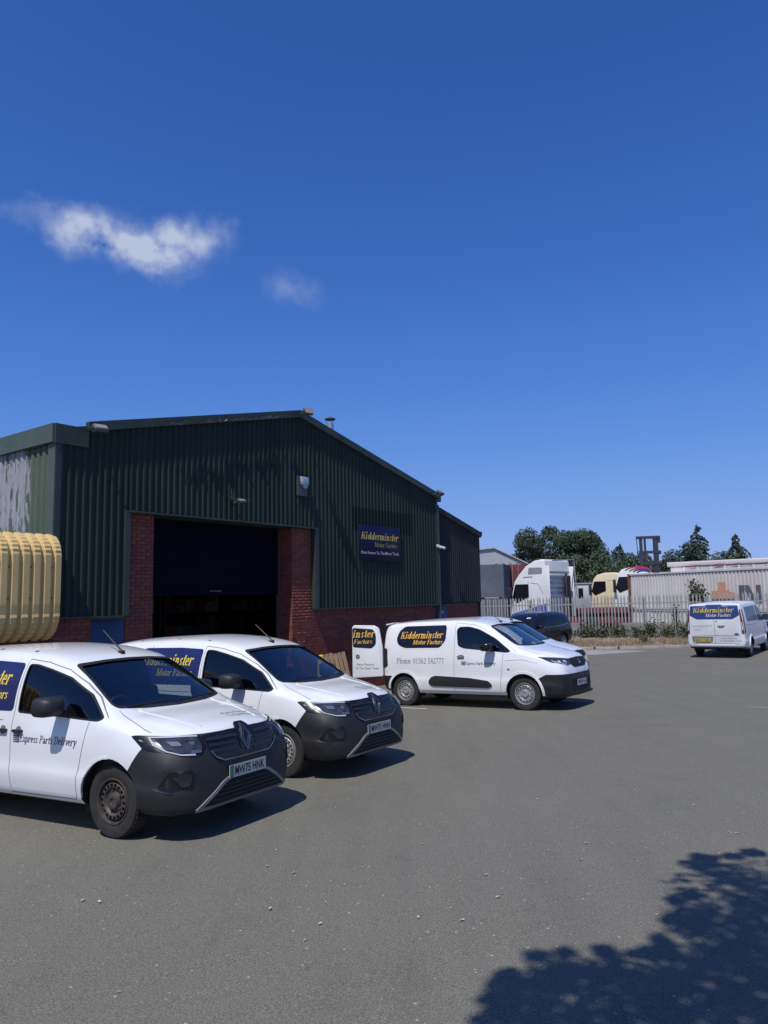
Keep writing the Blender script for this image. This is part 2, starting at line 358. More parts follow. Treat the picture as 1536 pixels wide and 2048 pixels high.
def section(zb, w, zbelt, wb, zrail, wr, ztop, k=3):
    hh = zbelt - zb; g = zrail - zbelt; c = ztop - zrail
    ct = [(0, zb), (w*.78, zb), (w*.94, zb + .05*hh), (w*.985, zb + .2*hh), (w, zb + .35*hh), (w*.988, zb + .48*hh), (w*.99, zb + .76*hh), (wb, zbelt),
          (wb + (wr - wb)*.22, zbelt + .42*g), (wb + (wr - wb)*.58, zbelt + .78*g), (wr, zrail), (wr*.84, zrail + .55*c), (wr*.45, zrail + .9*c), (0, ztop)]
    P = [Vector(p) for p in ct]; P = [Vector((-P[1].x, P[1].y))] + P + [Vector((-P[-2].x, P[-2].y))]
    out = []
    for i in range(1, len(P) - 2):
        a, b, c_, d = P[i-1], P[i], P[i+1], P[i+2]
        for j in range(k):
            t = j / k
            q = 0.5 * ((2*b) + (c_ - a)*t + (2*a - 5*b + 4*c_ - d)*t*t + (3*b - a - 3*c_ + d)*t**3)
            if i == 1 and j: q.y = zb
            out.append((max(0, q.x), q.y))
    out.append(ct[-1]); return out
def loft_mesh(tab, xs, inset=0.0, floor=None):
    cols = list(zip(*tab)); F = [pchip(cols[0], c) for c in cols[1:]]
    rings = []
    for x in xs:
        zb, w, zbelt, wb, zrail, wr, ztop = [f(x) for f in F]
        if inset:
            zb = floor; w -= inset; wb -= inset; wr -= inset; zrail -= inset; ztop -= inset
        h = section(zb, w, zbelt, wb, zrail, wr, ztop)
        rings.append([(x, y, z) for y, z in h] + [(x, -y, z) for y, z in reversed(h[1:-1])])
    n = len(rings[0]); v = [p for r in rings for p in r]; f = []
    for i in range(len(rings) - 1):
        for j in range(n): f.append((i*n + j, i*n + (j+1) % n, (i+1)*n + (j+1) % n, (i+1)*n + j))
    f.append(tuple(reversed(range(n)))); f.append(tuple((len(rings)-1)*n + j for j in range(n)))
    return v, f
def stations(x0, x1, step=0.11, fine=0.25, fs=0.03):
    xs = []; x = x0
    while x < x1 - 1e-6:
        xs.append(x); x += fs if (x - x0 < fine or x1 - x < fine * 2.2) else step
    xs.append(x1); return xs
def inpoly(p, poly):
    x, y = p; r = False; j = len(poly) - 1
    for i in range(len(poly)):
        (xi, yi), (xj, yj) = poly[i], poly[j]
        if (yi > y) != (yj > y) and x < (xj - xi) * (y - yi) / (yj - yi) + xi: r = not r
        j = i
    return r
def roundpoly(poly, r=0.04, n=4):
    out = []; m = len(poly)
    for i in range(m):
        a, b, c = Vector(poly[i-1]), Vector(poly[i]), Vector(poly[(i+1) % m])
        d1, d2 = (a - b), (c - b); k = min(r, d1.length * .45, d2.length * .45)
        p, q = b + d1.normalized() * k, b + d2.normalized() * k
        for j in range(n + 1):
            t = j / n; out.append(tuple((1-t)**2 * p + 2*t*(1-t) * b + t*t * q))
    return out
def circle(cx, cy, r, n=16, ry=None): return [(cx + r*math.cos(2*math.pi*k/n), cy + (ry or r)*math.sin(2*math.pi*k/n)) for k in range(n)]
def strip(pts, w):
    """polyline -> list of quads, mitred"""
    P = [Vector(p) for p in pts]; o = []
    nr = []
    for i in range(len(P)):
        d = (P[min(i+1, len(P)-1)] - P[max(i-1, 0)]).normalized(); nr.append(Vector((-d.y, d.x)) * w / 2)
    for i in range(len(P) - 1): o.append([tuple(P[i] + nr[i]), tuple(P[i] - nr[i]), tuple(P[i+1] - nr[i+1]), tuple(P[i+1] + nr[i+1])])
    return o
class Veh:
    def __init__(s, root, tab, inset=0.045, floor=0.5, void=None, step=0.11, nose=1.0):
        tab = [((.3 + (t[0] - .3)*nose) if t[0] > .3 else t[0],) + tuple(t[1:]) for t in tab]
        s.root = root; s.tab = tab; s.x0, s.x1 = tab[0][0], tab[-1][0]
        s.xs = stations(s.x0, s.x1, step); s.v, s.f = loft_mesh(tab, s.xs)
        s.bvh = BVHTree.FromPolygons([Vector(p) for p in s.v], s.f); s.void = void; s.inset = inset; s.floor = floor; s.parts = {}
    def hit(s, mode, a, b):
        o, d = {'R': ((a, -4, b), (0, 1, 0)), 'L': ((a, 4, b), (0, -1, 0)), 'F': ((6, a, b), (-1, 0, 0)), 'B': ((-9, -a, b), (1, 0, 0)), 'T': ((-b, a, 5), (0, 0, -1)), 'Z': ((a, b, 5), (0, 0, -1))}[mode]
        l, n, i, _ = s.bvh.ray_cast(Vector(o), Vector(d))
        if l is None:
            t = {'R': (a, -.9, b), 'L': (a, .9, b), 'F': (s.x1, a, b), 'B': (s.x0, -a, b), 'T': (-b, a, 1.5), 'Z': (a, b, 1.5)}[mode]
            l, n, i, _ = s.bvh.find_nearest(Vector(t))
        if n.dot(Vector(d)) > 0: n = -n
        return l, n
    def shell(s, arches, wins, screen, cuts=(), pred=None, paint='paint', bumper='plastic', extra=None, arch_in=0.60):
        b = MB(); b.add(s.v, s.f, 0)
        me = b.mesh('body')
        if cuts:
            bm = bmesh.new(); bm.from_mesh(me)
            for co, no in cuts: bmesh.ops.bisect_plane(bm, geom=bm.verts[:] + bm.edges[:] + bm.faces[:], plane_co=co, plane_no=no, dist=1e-5)
            bm.to_mesh(me); bm.free()
        if s.void:
            xs = stations(s.void[0], s.void[1], 0.16, 0.1, 0.08)
            v, f = loft_mesh(s.tab, xs, s.inset, s.floor); b2 = MB(); b2.add(v, f, 1); m2 = b2.mesh('void')
            bm = bmesh.new(); bm.from_mesh(me); k = len(bm.faces); bm.from_mesh(m2)
            bm.faces.ensure_lookup_table()
            bmesh.ops.reverse_faces(bm, faces=bm.faces[k:]); bm.to_mesh(me); bm.free()
        o = newobj('body', me, s.root, mats=[M[paint], M['trim'], M['mattblack']])
        c = MB(); c2 = MB()
        for x, z, r in arches:
            for sg in (-1, 1):
                n = 36; pts = [(x + r*math.cos(2*math.pi*k/n), z + r*math.sin(2*math.pi*k/n)) for k in range(n)]
                c.prism(pts, sg*arch_in, sg*1.3, 2)
        for poly in wins:
            for sg in (-1, 1): c.prism(poly, sg*.58, sg*1.3, 1)
        if screen:
            poly, xa, xb = screen; c2.prism(poly, xa, xb, 1, conv=lambda a, b_, d: (d, a, b_))
        if extra: extra(c)
        cos = [newobj('cut', k.mesh('cut'), mats=[M[paint], M['trim'], M['mattblack']]) for k in (c, c2) if k.f]
        for co in cos:
            md = o.modifiers.new('b', 'BOOLEAN'); md.object = co; md.operation = 'DIFFERENCE'; md.solver = 'EXACT'
        dg = bpy.context.evaluated_depsgraph_get(); r = bpy.data.meshes.new_from_object(o.evaluated_get(dg))
        o.modifiers.clear(); r.name = 'body'
        old = o.data; o.data = r; bpy.data.meshes.remove(old)
        for co in cos: bpy.data.objects.remove(co)
        if pred:
            bm = bmesh.new(); bm.from_mesh(r); bm2 = bm.copy()
            sel = lambda f: f.material_index == 0 and pred(f.calc_center_median())
            bmesh.ops.delete(bm, geom=[f for f in bm.faces if sel(f)], context='FACES')
            bmesh.ops.delete(bm2, geom=[f for f in bm2.faces if not sel(f)], context='FACES')
            bm.to_mesh(r); bm.free()
            for nm, front in (('front_bumper', True), ('rear_bumper', False)):
                bm3 = bm2.copy(); bmesh.ops.delete(bm3, geom=[f for f in bm3.faces if (f.calc_center_median().x > -1.3) != front], context='FACES')
                if bm3.faces:
                    mb = bpy.data.meshes.new(nm); bm3.to_mesh(mb); shade(mb, 35); s.parts[nm] = newobj(nm, mb, s.root, M[bumper])
                bm3.free()
            bm2.free()
        shade(r, 32); s.parts['body'] = o; return o
    def patch(s, name, polys, mode, off, m, parent=None, grid=0.07, thick=0.004, flat=False):
        """cut a piece of skin to a drawn outline: each outline is laid on the shell and lifted by off"""
        if polys and isinstance(polys[0][0], (int, float)): polys = [polys]
        mb = MB()
        for poly in polys:
            pts = []
            for i in range(len(poly)):
                a, b = Vector(poly[i]), Vector(poly[(i+1) % len(poly)]); n = max(1, int((b - a).length / grid))
                pts += [tuple(a + (b - a) * j / n) for j in range(n)]
            nb = len(pts); xs = [p[0] for p in pts]; ys = [p[1] for p in pts]; inner = []
            if max(xs) - min(xs) > grid * 1.6 and max(ys) - min(ys) > grid * 1.6:
                x = min(xs) + grid * .7
                while x < max(xs):
                    y = min(ys) + grid * .7
                    while y < max(ys):
                        if inpoly((x, y), pts) and min((Vector((x, y)) - Vector(p)).length for p in pts) > grid * .35: inner.append((x, y))
                        y += grid
                    x += grid
            if nb <= 4 and not inner: vs, fs = pts, [tuple(range(nb))]
            else:
                res = delaunay_2d_cdt([Vector(p) for p in pts + inner], [], [list(range(nb))], 1, 1e-5)
                vs, fs = [tuple(p) for p in res[0]], [tuple(f) for f in res[2]]
            P = []; Q = []
            for a, b in vs:
                l, n = s.hit(mode, a, b); P.append(l + n * off); Q.append(l + n * (off - thick))
            k = len(P); cnt = {}
            for f in fs:
                for i in range(len(f)):
                    e = (f[i], f[(i+1) % len(f)]); cnt[e] = 1
            sk = [(a, b, b + k, a + k) for (a, b) in cnt if (b, a) not in cnt] if thick else []
            mb.add(P + Q, fs + sk)
        me = mb.mesh(name); shade(me, 40)
        return newobj(name, me, parent or s.root, m)
    def text(s, name, polys, mode, off, m, parent=None):
        mb = MB()
        for i, poly in enumerate(polys):
            P = []
            for a, b in poly:
                l, n = s.hit(mode, a, b); P.append(l + n * (off + 0.00025 * (i % 7)))
            mb.add(P, [tuple(range(len(P)))])
        return newobj(name, mb.mesh(name, fix=False), parent or s.root, m)

# ------------------------------------------------------------------ wheels
def wheel_meshes(rad=0.326, width=0.205, rim=0.205, holes=16, style='steel'):
    h = width / 2; t = MB()
    t.lathe([(rim, -h*.86), (rim + .018, -h*.93), (rad*.82, -h), (rad*.95, -h*.93), (rad*.992, -h*.74), (rad, -h*.4), (rad, h*.4), (rad*.992, h*.74), (rad*.95, h*.93), (rad*.82, h), (rim, h*.86)], 44)
    for k in range(44):
        a = 2*math.pi*k/44
        mt = Matrix.Rotation(-a, 4, 'Y')
        t.box((rad - .012, -h*.80, -.012), (rad + .0025, h*.80, .011), mtx=mt)
    r = MB(); y = -h
    n = holes * 4
    prof = [(rim + .002, y*.80), (rim - .003, y*.95), (rim - .014, y*.93), (rim - .024, y*.55), (rim*.82, y*.50), (rim*.79, y*.80)]
    r.lathe(prof, n)
    r1, r2 = rim*.79, rim*.60
    def ring(ra, ya, rb, yb, gaps):
        for j in range(n):
            if gaps and j % 4 in (1, 2): continue
            a0, a1 = 2*math.pi*j/n, 2*math.pi*(j+1)/n
            r.add([(ra*math.cos(a0), ya, ra*math.sin(a0)), (ra*math.cos(a1), ya, ra*math.sin(a1)), (rb*math.cos(a1), yb, rb*math.sin(a1)), (rb*math.cos(a0), yb, rb*math.sin(a0))], [(0, 1, 2, 3)])
    ring(rim*.79, y*.80, rim*.76, y*.84, False); ring(rim*.76, y*.84, rim*.64, y*.86, True); ring(rim*.64, y*.86, rim*.60, y*.84, False)
    r.lathe([(rim*.60, y*.84), (rim*.52, y*.62), (rim*.40, y*.62), (rim*.36, y*.80), (.0, y*.80)], n)
    back = MB(); back.lathe([(rim, y*.2), (.0, y*.2)], 24)  # plain black disc, stands for the dark behind the rim holes
    hub = MB(); hub.lathe([(rim*.34, y*.80), (rim*.31, y*.95), (rim*.16, y*.98), (rim*.14, y*.88), (0, y*.88)], 20)
    for k in range(5):
        a = 2*math.pi*k/5; hub.lathe([(.011, y*.62), (.011, y*.80), (0, y*.80)], 6)
        for i in range(len(hub.v) - 18, len(hub.v)):
            x_, y_, z_ = hub.v[i]; hub.v[i] = (x_ + rim*.45*math.cos(a), y_, z_ + rim*.45*math.sin(a))
    return t.mesh('wheel', 40), r.mesh('rim', 40), back.mesh('dark_wheel_back'), hub.mesh('hub_cap', 40)
WH = {}
def add_wheels(root, axles, half, rad, rim, mrim, holes=16, steer=0.0, width=0.205, key='a', hubm=None):
    k = (key, mrim)
    if k not in WH:
        WH[k] = wheel_meshes(rad, width, rim, holes)
        for me, m in zip(WH[k], (M['tyre'], M[mrim], M['mattblack'], M[hubm or mrim])): me.materials.append(m)
    for i, x in enumerate(axles):
        for sg in (-1, 1):
            w = newobj('wheel', WH[k][0], root); w.location = (x, sg * half, rad); w.rotation_euler = (0, random.uniform(0, 6), (0 if sg < 0 else math.pi) + (steer if i == 0 else 0))
            newobj('rim', WH[k][1], w); newobj('dark_wheel_back', WH[k][2], w); newobj('hub_cap', WH[k][3], w)

def mirror(veh, x, z, y, scale=1.0, m='plastic'):
    for sg in (-1, 1):
        b = MB(); w = .20 * scale; h = .15 * scale
        prof = [(-.09, -.5, -.5), (-.09, .5, -.5), (-.09, .5, .5), (-.09, -.5, .5)]
        ringsx = [(-.11, .9), (-.10, 1.0), (-.02, 1.0), (.05, .88), (.09, .55)]
        k = 14; vs = []; fs = []
        for dx, sc in ringsx:
            for j in range(k):
                a = 2*math.pi*j/k; ca, sa = math.cos(a), math.sin(a)
                yy = math.copysign(abs(ca)**.55, ca) * w/2 * sc; zz = math.copysign(abs(sa)**.55, sa) * h/2 * sc
                vs.append((x + dx - abs(yy)*.0 - .12*(yy + w/2)*(1), sg*(y + w/2 + yy*1.0), z + zz))
        for i in range(len(ringsx) - 1):
            for j in range(k): fs.append((i*k + j, i*k + (j+1) % k, (i+1)*k + (j+1) % k, (i+1)*k + j))
        fs += [tuple(range(k)), tuple((len(ringsx)-1)*k + j for j in range(k))]
        b.add(vs, fs); b.box((x - .02, sg*(y - .03) - .03, z - h*.55), (x + .06, sg*(y + .05) + .03, z - h*.2))
        o = b.build('wing_mirror', M[m], veh.root, 50)
        g = MB(); g.add([(x - .113 - .12*(w*.08), sg*(y + w*.08), z - h*.38), (x - .113 - .12*(w*.9), sg*(y + w*.9), z - h*.38), (x - .113 - .12*(w*.9), sg*(y + w*.9), z + h*.38), (x - .113 - .12*(w*.08), sg*(y + w*.08), z + h*.38)], [(0, 1, 2, 3)])
        g.build('mirror_glass', M['chrome'], o)
def cabin(veh, xs, xd, zd, half, wheel_y, top=1.34, bulk=None):
    b = MB()
    b.prism([(xd, zd - .02), (xd + .14, zd - .10), (xd + .14, .52), (xd - .30, .52), (xd - .34, zd - .28), (xd - .30, zd - .09), (xd - .14, zd - .02)], -half, half)
    bevelled_me = bevelled(b.mesh('dashboard'), .02, 2); newobj('dashboard', bevelled_me, veh.root, M['plastic'])
    for sg in (-1, 1):
        c = MB(); y0, y1 = sg*.16, sg*(half - .12); lo, hi = min(y0, y1), max(y0, y1)
        c.prism([(xs + .12, .56), (xs + .62, .60), (xs + .62, .74), (xs + .10, .70), (xs - .06, top - .2), (xs - .19, top - .2), (xs - .06, .60)], lo, hi)
        c.prism([(xs - .09, top - .18), (xs - .12, top), (xs - .21, top), (xs - .18, top - .18)], lo + .1, hi - .1)
        newobj('seat', bevelled(c.mesh('seat'), .03, 2), veh.root, M['seat'])
    t = MB(); pts = [(xd - .42 + .16*math.sin(a)*.45, wheel_y + .18*math.cos(a), zd - .06 + .18*math.sin(a)) for a in [2*math.pi*k/20 for k in range(21)]]
    t.tube(pts, .014, 6, cap=False); t.box((xd - .44, wheel_y - .16, zd - .09), (xd - .42, wheel_y + .16, zd - .03)); t.tube([(xd - .43, wheel_y, zd - .06), (xd - .28, wheel_y, zd - .12)], .03, 8)
    t.build('steering_wheel', M['plastic'], veh.root, 50)
    if bulk:
        b = MB(); b.box((bulk[0] - .02, -half + .02, .52), (bulk[0], half - .02, bulk[1])); b.build('bulkhead', M['trim'], veh.root)
def antenna(veh, x, tip=(-.28, .25)):
    l, n = veh.hit('Z', x, 0)
    b = MB(); b.tube([l + Vector((.04, 0, -.005)), l + Vector((-.01, 0, .045)), l + Vector((tip[0], 0, tip[1]))], [.022, .010, .005], 6)
    b.tube([l + Vector((-.05, 0, .0)), l + Vector((.05, 0, .0))], [.012, .03], 6)
    b.build('antenna', M['plastic'], veh.root, 50)

# ------------------------------------------------------------------ vehicles: builders
def arch_liners(veh, arches, y0=.58, y1=.845):
    for x, z, r in arches:
        for sg in (-1, 1):
            b = MB(); n = 20; vs = []; fs = []
            for k in range(n + 1):
                a = R(-20 + 220 * k / n)
                for y in (y0, y1): vs.append((x + (r + .004)*math.cos(a), sg*y, z + (r + .004)*math.sin(a)))
            for k in range(n): fs.append((2*k, 2*k+1, 2*k+3, 2*k+2))
            b.add(vs, fs); b.build('wheel_arch_liner', M['mattblack'], veh.root, 60)
def arch_lips(veh, arches, a0=-10, a1=190, w=.03, m='paint', off=.010):
    for x, z, r in arches:
        for md in 'RL':
            pts = [(x + (r + w/2 - .004)*math.cos(R(a)), z + (r + w/2 - .004)*math.sin(R(a))) for a in range(a0, a1 + 1, 10)]
            veh.patch('wheel_arch_lip', strip(pts, w), md, off, M[m], thick=.02, grid=.2)
def plate(veh, x, z, txt, back=False, m='plate_w', green=True, tilt=0):
    sg = -1 if back else 1
    b = MB(); b.box((x, -.26, z - .056), (x + sg*.008, .26, z + .056)); p = b.build('number_plate', M[m], veh.root)
    polys = place_text(sans(txt, 0.028), -.19 if green else -.235, z - .039, .425 if green else .47, .078)
    t = MB()
    for q in polys: t.add([(x + sg*.0095, a if not back else -a, c) for a, c in q], [tuple(range(len(q)))])
    t.build('registration', M['ink'], p, fix=False)
    if green:
        g = MB(); g.add([(x + .0095, -.258, z - .054), (x + .0095, -.212, z - .054), (x + .0095, -.212, z + .054), (x + .0095, -.258, z + .054)], [(0, 1, 2, 3)]); g.build('green_flash', M['plate_g'], p)
    return p
def express(veh, x0, x1, z, h):
    polys = place_text(serif('Express Parts Delivery', .135, .07, .22), x0, z, x1 - x0, h)
    for k in range(5): polys.append([(x0 - h*1.35 - k*h*.05 + h*.2*(4-k)*0, z - h*.1 + k*h*.26), (x0 - h*.35, z - h*.1 + k*h*.26), (x0 - h*.30, z + h*.06 + k*h*.26), (x0 - h*1.2 - k*h*.05, z + h*.02 + k*h*.26)])
    polys.append([(x0 - h*.34, z - h*.15), (x0 - h*.10, z - h*.15), (x0 + h*.12, z + h*1.2), (x0 - h*.2, z + h*1.2)])
    veh.text('lettering', polys, 'R', .0022, M['bluegrey_ink'])

def make_kangoo(reg, rim):
    root = empty('delivery_van')
    T = [(-3.58,.42,.80,.90,.80,1.46,.66,1.54), (-3.54,.36,.86,.95,.86,1.55,.68,1.63), (-3.40,.27,.90,1.0,.888,1.60,.70,1.69), (-2.7,.25,.915,1.02,.895,1.64,.70,1.735),
         (-2.0,.25,.915,1.02,.895,1.65,.70,1.745), (-1.4,.25,.915,1.02,.89,1.615,.69,1.71), (-1.05,.25,.915,1.02,.885,1.56,.675,1.655), (-.85,.25,.915,1.01,.88,1.505,.66,1.60),
         (-.6,.25,.915,1.0,.88,1.385,.69,1.46), (-.3,.25,.915,.985,.885,1.205,.73,1.27), (-.12,.25,.915,.97,.888,1.105,.755,1.15), (-.02,.25,.915,.96,.888,1.065,.765,1.095),
         (.1,.25,.915,.945,.885,1.04,.745,1.075), (.3,.24,.908,.90,.87,.995,.70,1.05), (.5,.23,.885,.845,.825,.945,.64,1.01), (.65,.23,.855,.80,.775,.905,.60,.98),
         (.75,.24,.79,.77,.715,.875,.53,.95), (.82,.25,.72,.73,.65,.825,.48,.905), (.865,.27,.62,.66,.565,.745,.415,.835), (.888,.30,.51,.59,.46,.66,.34,.745), (.898,.34,.41,.54,.38,.60,.28,.67)]
    v = Veh(root, T, void=(-3.45, -.06), nose=.945)
    AR = [(0, .335, .378), (-2.716, .335, .37)]
    win = roundpoly([(-1.375, 1.085), (-1.40, 1.545), (-1.28, 1.54), (-1.05, 1.49), (-.76, 1.41), (-.42, 1.255), (-.145, 1.055), (-.2, 1.035), (-.6, 1.055)], .03)
    scr = roundpoly([(-.70, 1.14), (-.615, 1.53), (-.3, 1.555), (0, 1.562), (.3, 1.555), (.615, 1.53), (.70, 1.14), (.4, 1.115), (0, 1.105), (-.4, 1.115)], .04)
    def pred(c): return (c.x > .05 and c.z < .905 and (c.x - .26) > (c.z - .64) * .75 and not (c.z < .25 and c.x < .3)) or (c.x < -3.3 and c.z < .5)
    v.shell(AR, [win], (scr, -.92, .5), cuts=[((.26, 0, .64), Vector((.8, 0, -.6))), ((0, 0, .905), (0, 0, 1)), ((-3.3, 0, 0), (1, 0, 0)), ((0, 0, .5), (0, 0, 1))], pred=pred)
    arch_liners(v, AR); arch_lips(v, AR[:1], 90, 180, .022, off=.006); arch_lips(v, AR[1:], 0, 180, .022, off=.006)
    for md in 'RL': v.patch('side_window', win, md, -.010, M['glass_side'], thick=0)
    v.patch('windscreen', scr, 'F', -.012, M['glass'], thick=0)
    v.patch('windscreen_seal', strip(scr + [scr[0]], .022), 'F', .0025, M['mattblack'], thick=.004, grid=.06)
    for md in 'RL': v.patch('window_seal', strip(win + [win[0]], .016), md, .0025, M['mattblack'], thick=.004, grid=.06)
    # side panel glazing under printed film
    dec = roundpoly([(-1.46, 1.09), (-1.465, 1.56), (-1.9, 1.585), (-2.62, 1.585), (-2.74, 1.54), (-2.76, 1.14), (-2.70, 1.09)], .05)
    for md in 'RL': v.patch('window_film', dec, md, .003, M['vinyl'], thick=.003)
    v.text('lettering', place_text(serif('Kidderminster', .17, .06, .26), -2.66, 1.345, 1.04, .15), 'R', .0045, M['yellow_ink'])
    v.text('lettering', place_text(serif('Motor Factors', .16, .08, .26), -2.30, 1.205, .70, .095), 'R', .0045, M['yellow_ink'])
    express(v, -1.31, -.45, .80, .072)
    for i, (ln, w) in enumerate((('Parts Factors', .40), ('To The Motor Trade', .52))): v.text('lettering', place_text(sans(ln), .06, -.52 - i*.085, w, .055), 'T', .002, M['grey_ink'])
    # shut lines
    for md in 'RL':
        sm = strip([(-.30, 1.03), (-.345, .85), (-.43, .52), (-.445, .32)], .006) + strip([(-.445, .315), (-1.44, .305)], .008) + strip([(-1.435, .305), (-1.455, .6), (-1.45, .95), (-1.43, 1.10), (-1.435, 1.60)], .006) \
            + strip([(-1.435, 1.60), (-1.15, 1.565), (-.85, 1.49), (-.55, 1.36), (-.34, 1.235), (-.2, 1.13), (-.10, 1.06)], .007) + strip([(-2.50, 1.62), (-2.50, .85), (-2.44, .72)], .007) + strip([(-1.6, 1.00), (-3.45, 1.01)], .007)
        v.patch('shut_line', sm, md, .0020, M['seam'], thick=0, grid=.04)
    for sg in (-1, 1): v.patch('shut_line', strip([(-.10, sg*.70), (.05, sg*.735), (.2, sg*.76), (.33, sg*.775), (.40, sg*.765)], .007), 'Z', .0022, M['seam'], thick=0, grid=.03)
    for sg in (-1, 1): v.patch('bonnet_crease', strip([(-.05, sg*.50), (.3, sg*.47), (.65, sg*.40)], .03), 'Z', .006, M['paint'], thick=.010, grid=.05)
    for md in 'RL':
        for x in (-1.33, -1.58):
            h = v.patch('door_handle', roundpoly([(x - .075, .915), (x + .075, .915), (x + .065, .885), (x - .065, .885)], .02), md, .030, M['plastic'], thick=.028)
            v.patch('handle_cup', circle(x, .905, .045, 14), md, .004, M['seam'], h, thick=.004)
    # face
    for sg in (-1, 1):
        hl = v.patch('headlight', roundpoly([(sg*.872, .925), (sg*.72, .905), (sg*.49, .892), (sg*.49, .80), (sg*.56, .735), (sg*.72, .745), (sg*.868, .80)], .02), 'F', .006, M['black'], thick=.012)
        v.patch('lens', roundpoly([(sg*.80, .89), (sg*.53, .876), (sg*.535, .80), (sg*.58, .757), (sg*.72, .765), (sg*.79, .80)], .02), 'F', .010, M['lens'], hl, thick=.006)
        v.patch('light_guide', strip([(sg*.52, .885), (sg*.70, .893), (sg*.815, .898), (sg*.822, .84), (sg*.79, .785), (sg*.72, .752), (sg*.62, .745)], .011), 'F', .013, M['drl'], hl, thick=.004, grid=.05)
        v.patch('reflector', [roundpoly([(sg*.76, .86), (sg*.69, .855), (sg*.69, .82), (sg*.75, .825)], .01), roundpoly([(sg*.63, .85), (sg*.59, .846), (sg*.59, .82), (sg*.63, .822)], .008), roundpoly([(sg*.645, .785), (sg*.55, .775), (sg*.565, .755), (sg*.66, .757)], .008)], 'F', .0135, M['reflector'], hl, thick=.002, grid=.04)
        fg = v.patch('fog_recess', roundpoly([(sg*.845, .64), (sg*.68, .645), (sg*.615, .61), (sg*.67, .465), (sg*.83, .435), (sg*.878, .47)], .02), 'F', .006, M['plastic'], thick=.010)
        v.patch('fog_void', roundpoly([(sg*.825, .622), (sg*.685, .627), (sg*.64, .60), (sg*.685, .48), (sg*.82, .452), (sg*.862, .48)], .02), 'F', .0085, M['black'], fg, thick=.003)
        v.patch('fog_blade', roundpoly([(sg*.80, .57), (sg*.71, .60), (sg*.675, .56), (sg*.69, .50), (sg*.745, .49), (sg*.77, .53)], .01), 'F', .016, M['plastic'], fg, thick=.01)
    gr = v.patch('grille', roundpoly([(-.49, .888), (-.2, .905), (.2, .905), (.49, .888), (.47, .76), (.40, .68), (.30, .645), (-.30, .645), (-.40, .68), (-.47, .76)], .02), 'F', .005, M['black'], thick=.008)
    for z, a, b in ((.85, .12, .47), (.80, .14, .46), (.75, .14, .44), (.70, .10, .38)):
        for sg in (-1, 1): v.patch('grille_slat', [(sg*a, z - .013), (sg*b, z - .013), (sg*(b - .01), z + .010), (sg*a, z + .010)], 'F', .018, M['plastic'], gr, thick=.014)
    v.patch('surround', strip([(-.46, .75), (-.405, .69), (-.31, .652), (.31, .652), (.405, .69), (.46, .75)], .012), 'F', .016, M['dimchrome'], gr, thick=.01)
    dm = lambda k: [(0, .815 + .115*k), (.066*k, .815), (0, .815 - .115*k), (-.066*k, .815)]
    bd = v.patch('badge', roundpoly([(-.10, .90), (-.06, .945), (.06, .945), (.10, .90), (.085, .72), (-.085, .72)], .02), 'F', .014, M['black'], thick=.02)
    v.patch('badge_lines', strip(dm(1) + [dm(1)[0]], .014) + strip(dm(.62) + [dm(.62)[0]], .007), 'F', .020, M['dimchrome'], bd, thick=.006, grid=.04)
    v.patch('lower_intake', roundpoly([(-.54, .315), (-.27, .465), (.27, .465), (.54, .315), (.48, .285), (-.48, .285)], .02), 'F', .006, M['mattblack'], thick=.008)
    for z in (.325, .36, .395, .43): v.patch('intake_slat', [(-.52 + (z - .30)*1.5, z - .006), (.52 - (z - .30)*1.5, z - .006), (.52 - (z - .30)*1.5, z + .006), (-.52 + (z - .30)*1.5, z + .006)], 'F', .012, M['plastic'], thick=.008)
    v.patch('skid_trim', strip([(-.25, .485), (-.33, .455), (-.52, .335), (-.62, .265)], .030) + strip([(-.62, .272), (-.40, .268), (0, .272), (.40, .268), (.62, .272)], .028) + strip([(.25, .485), (.33, .455), (.52, .335), (.62, .265)], .030), 'F', .014, M['skid'], thick=.016, grid=.05)
    plate(v, .876, .535, reg)
    for y0, y1 in ((-.60, -.02), (.02, .58)):
        w = MB(); pts = []
        for k in range(7):
            y = y0 + (y1 - y0)*k/6; l, n = v.hit('F', y, 1.125 + .015*k/6); pts.append(l + n*.012)
        w.tube(pts, .009, 5); w.build('wiper', M['mattblack'], root, 60)
    mirror(v, -.66, 1.165, .90, 1.25)
    cabin(v, -1.0, -.16, 1.08, .80, -.36, 1.42, bulk=(-1.50, 1.45))
    b = MB(); b.box((-.42, .05, 1.068), (-.22, .26, 1.074)); b.box((-.36, -.25, 1.07), (-.26, -.05, 1.076)); b.build('paperwork', M['paper'], root)
    antenna(v, -.92)
    add_wheels(root, (0, -2.716), .755, .326, .205, rim, 18, key='k', hubm='steel_dark' if rim == 'steel_dark' else None)
    for sg in (-1, 1): v.patch('rear_lamp', [(sg*.84, .78), (sg*.76, .78), (sg*.74, 1.2), (sg*.80, 1.25)], 'B', .008, M['redlens'], thick=.01)
    for x in (-2.9, -2.1, -1.5):
        for sg in (-1, 1):
            v.patch('roof_plug', circle(x, sg*.60, .022, 8), 'Z', .006, M['seam'], thick=.006)
    return root

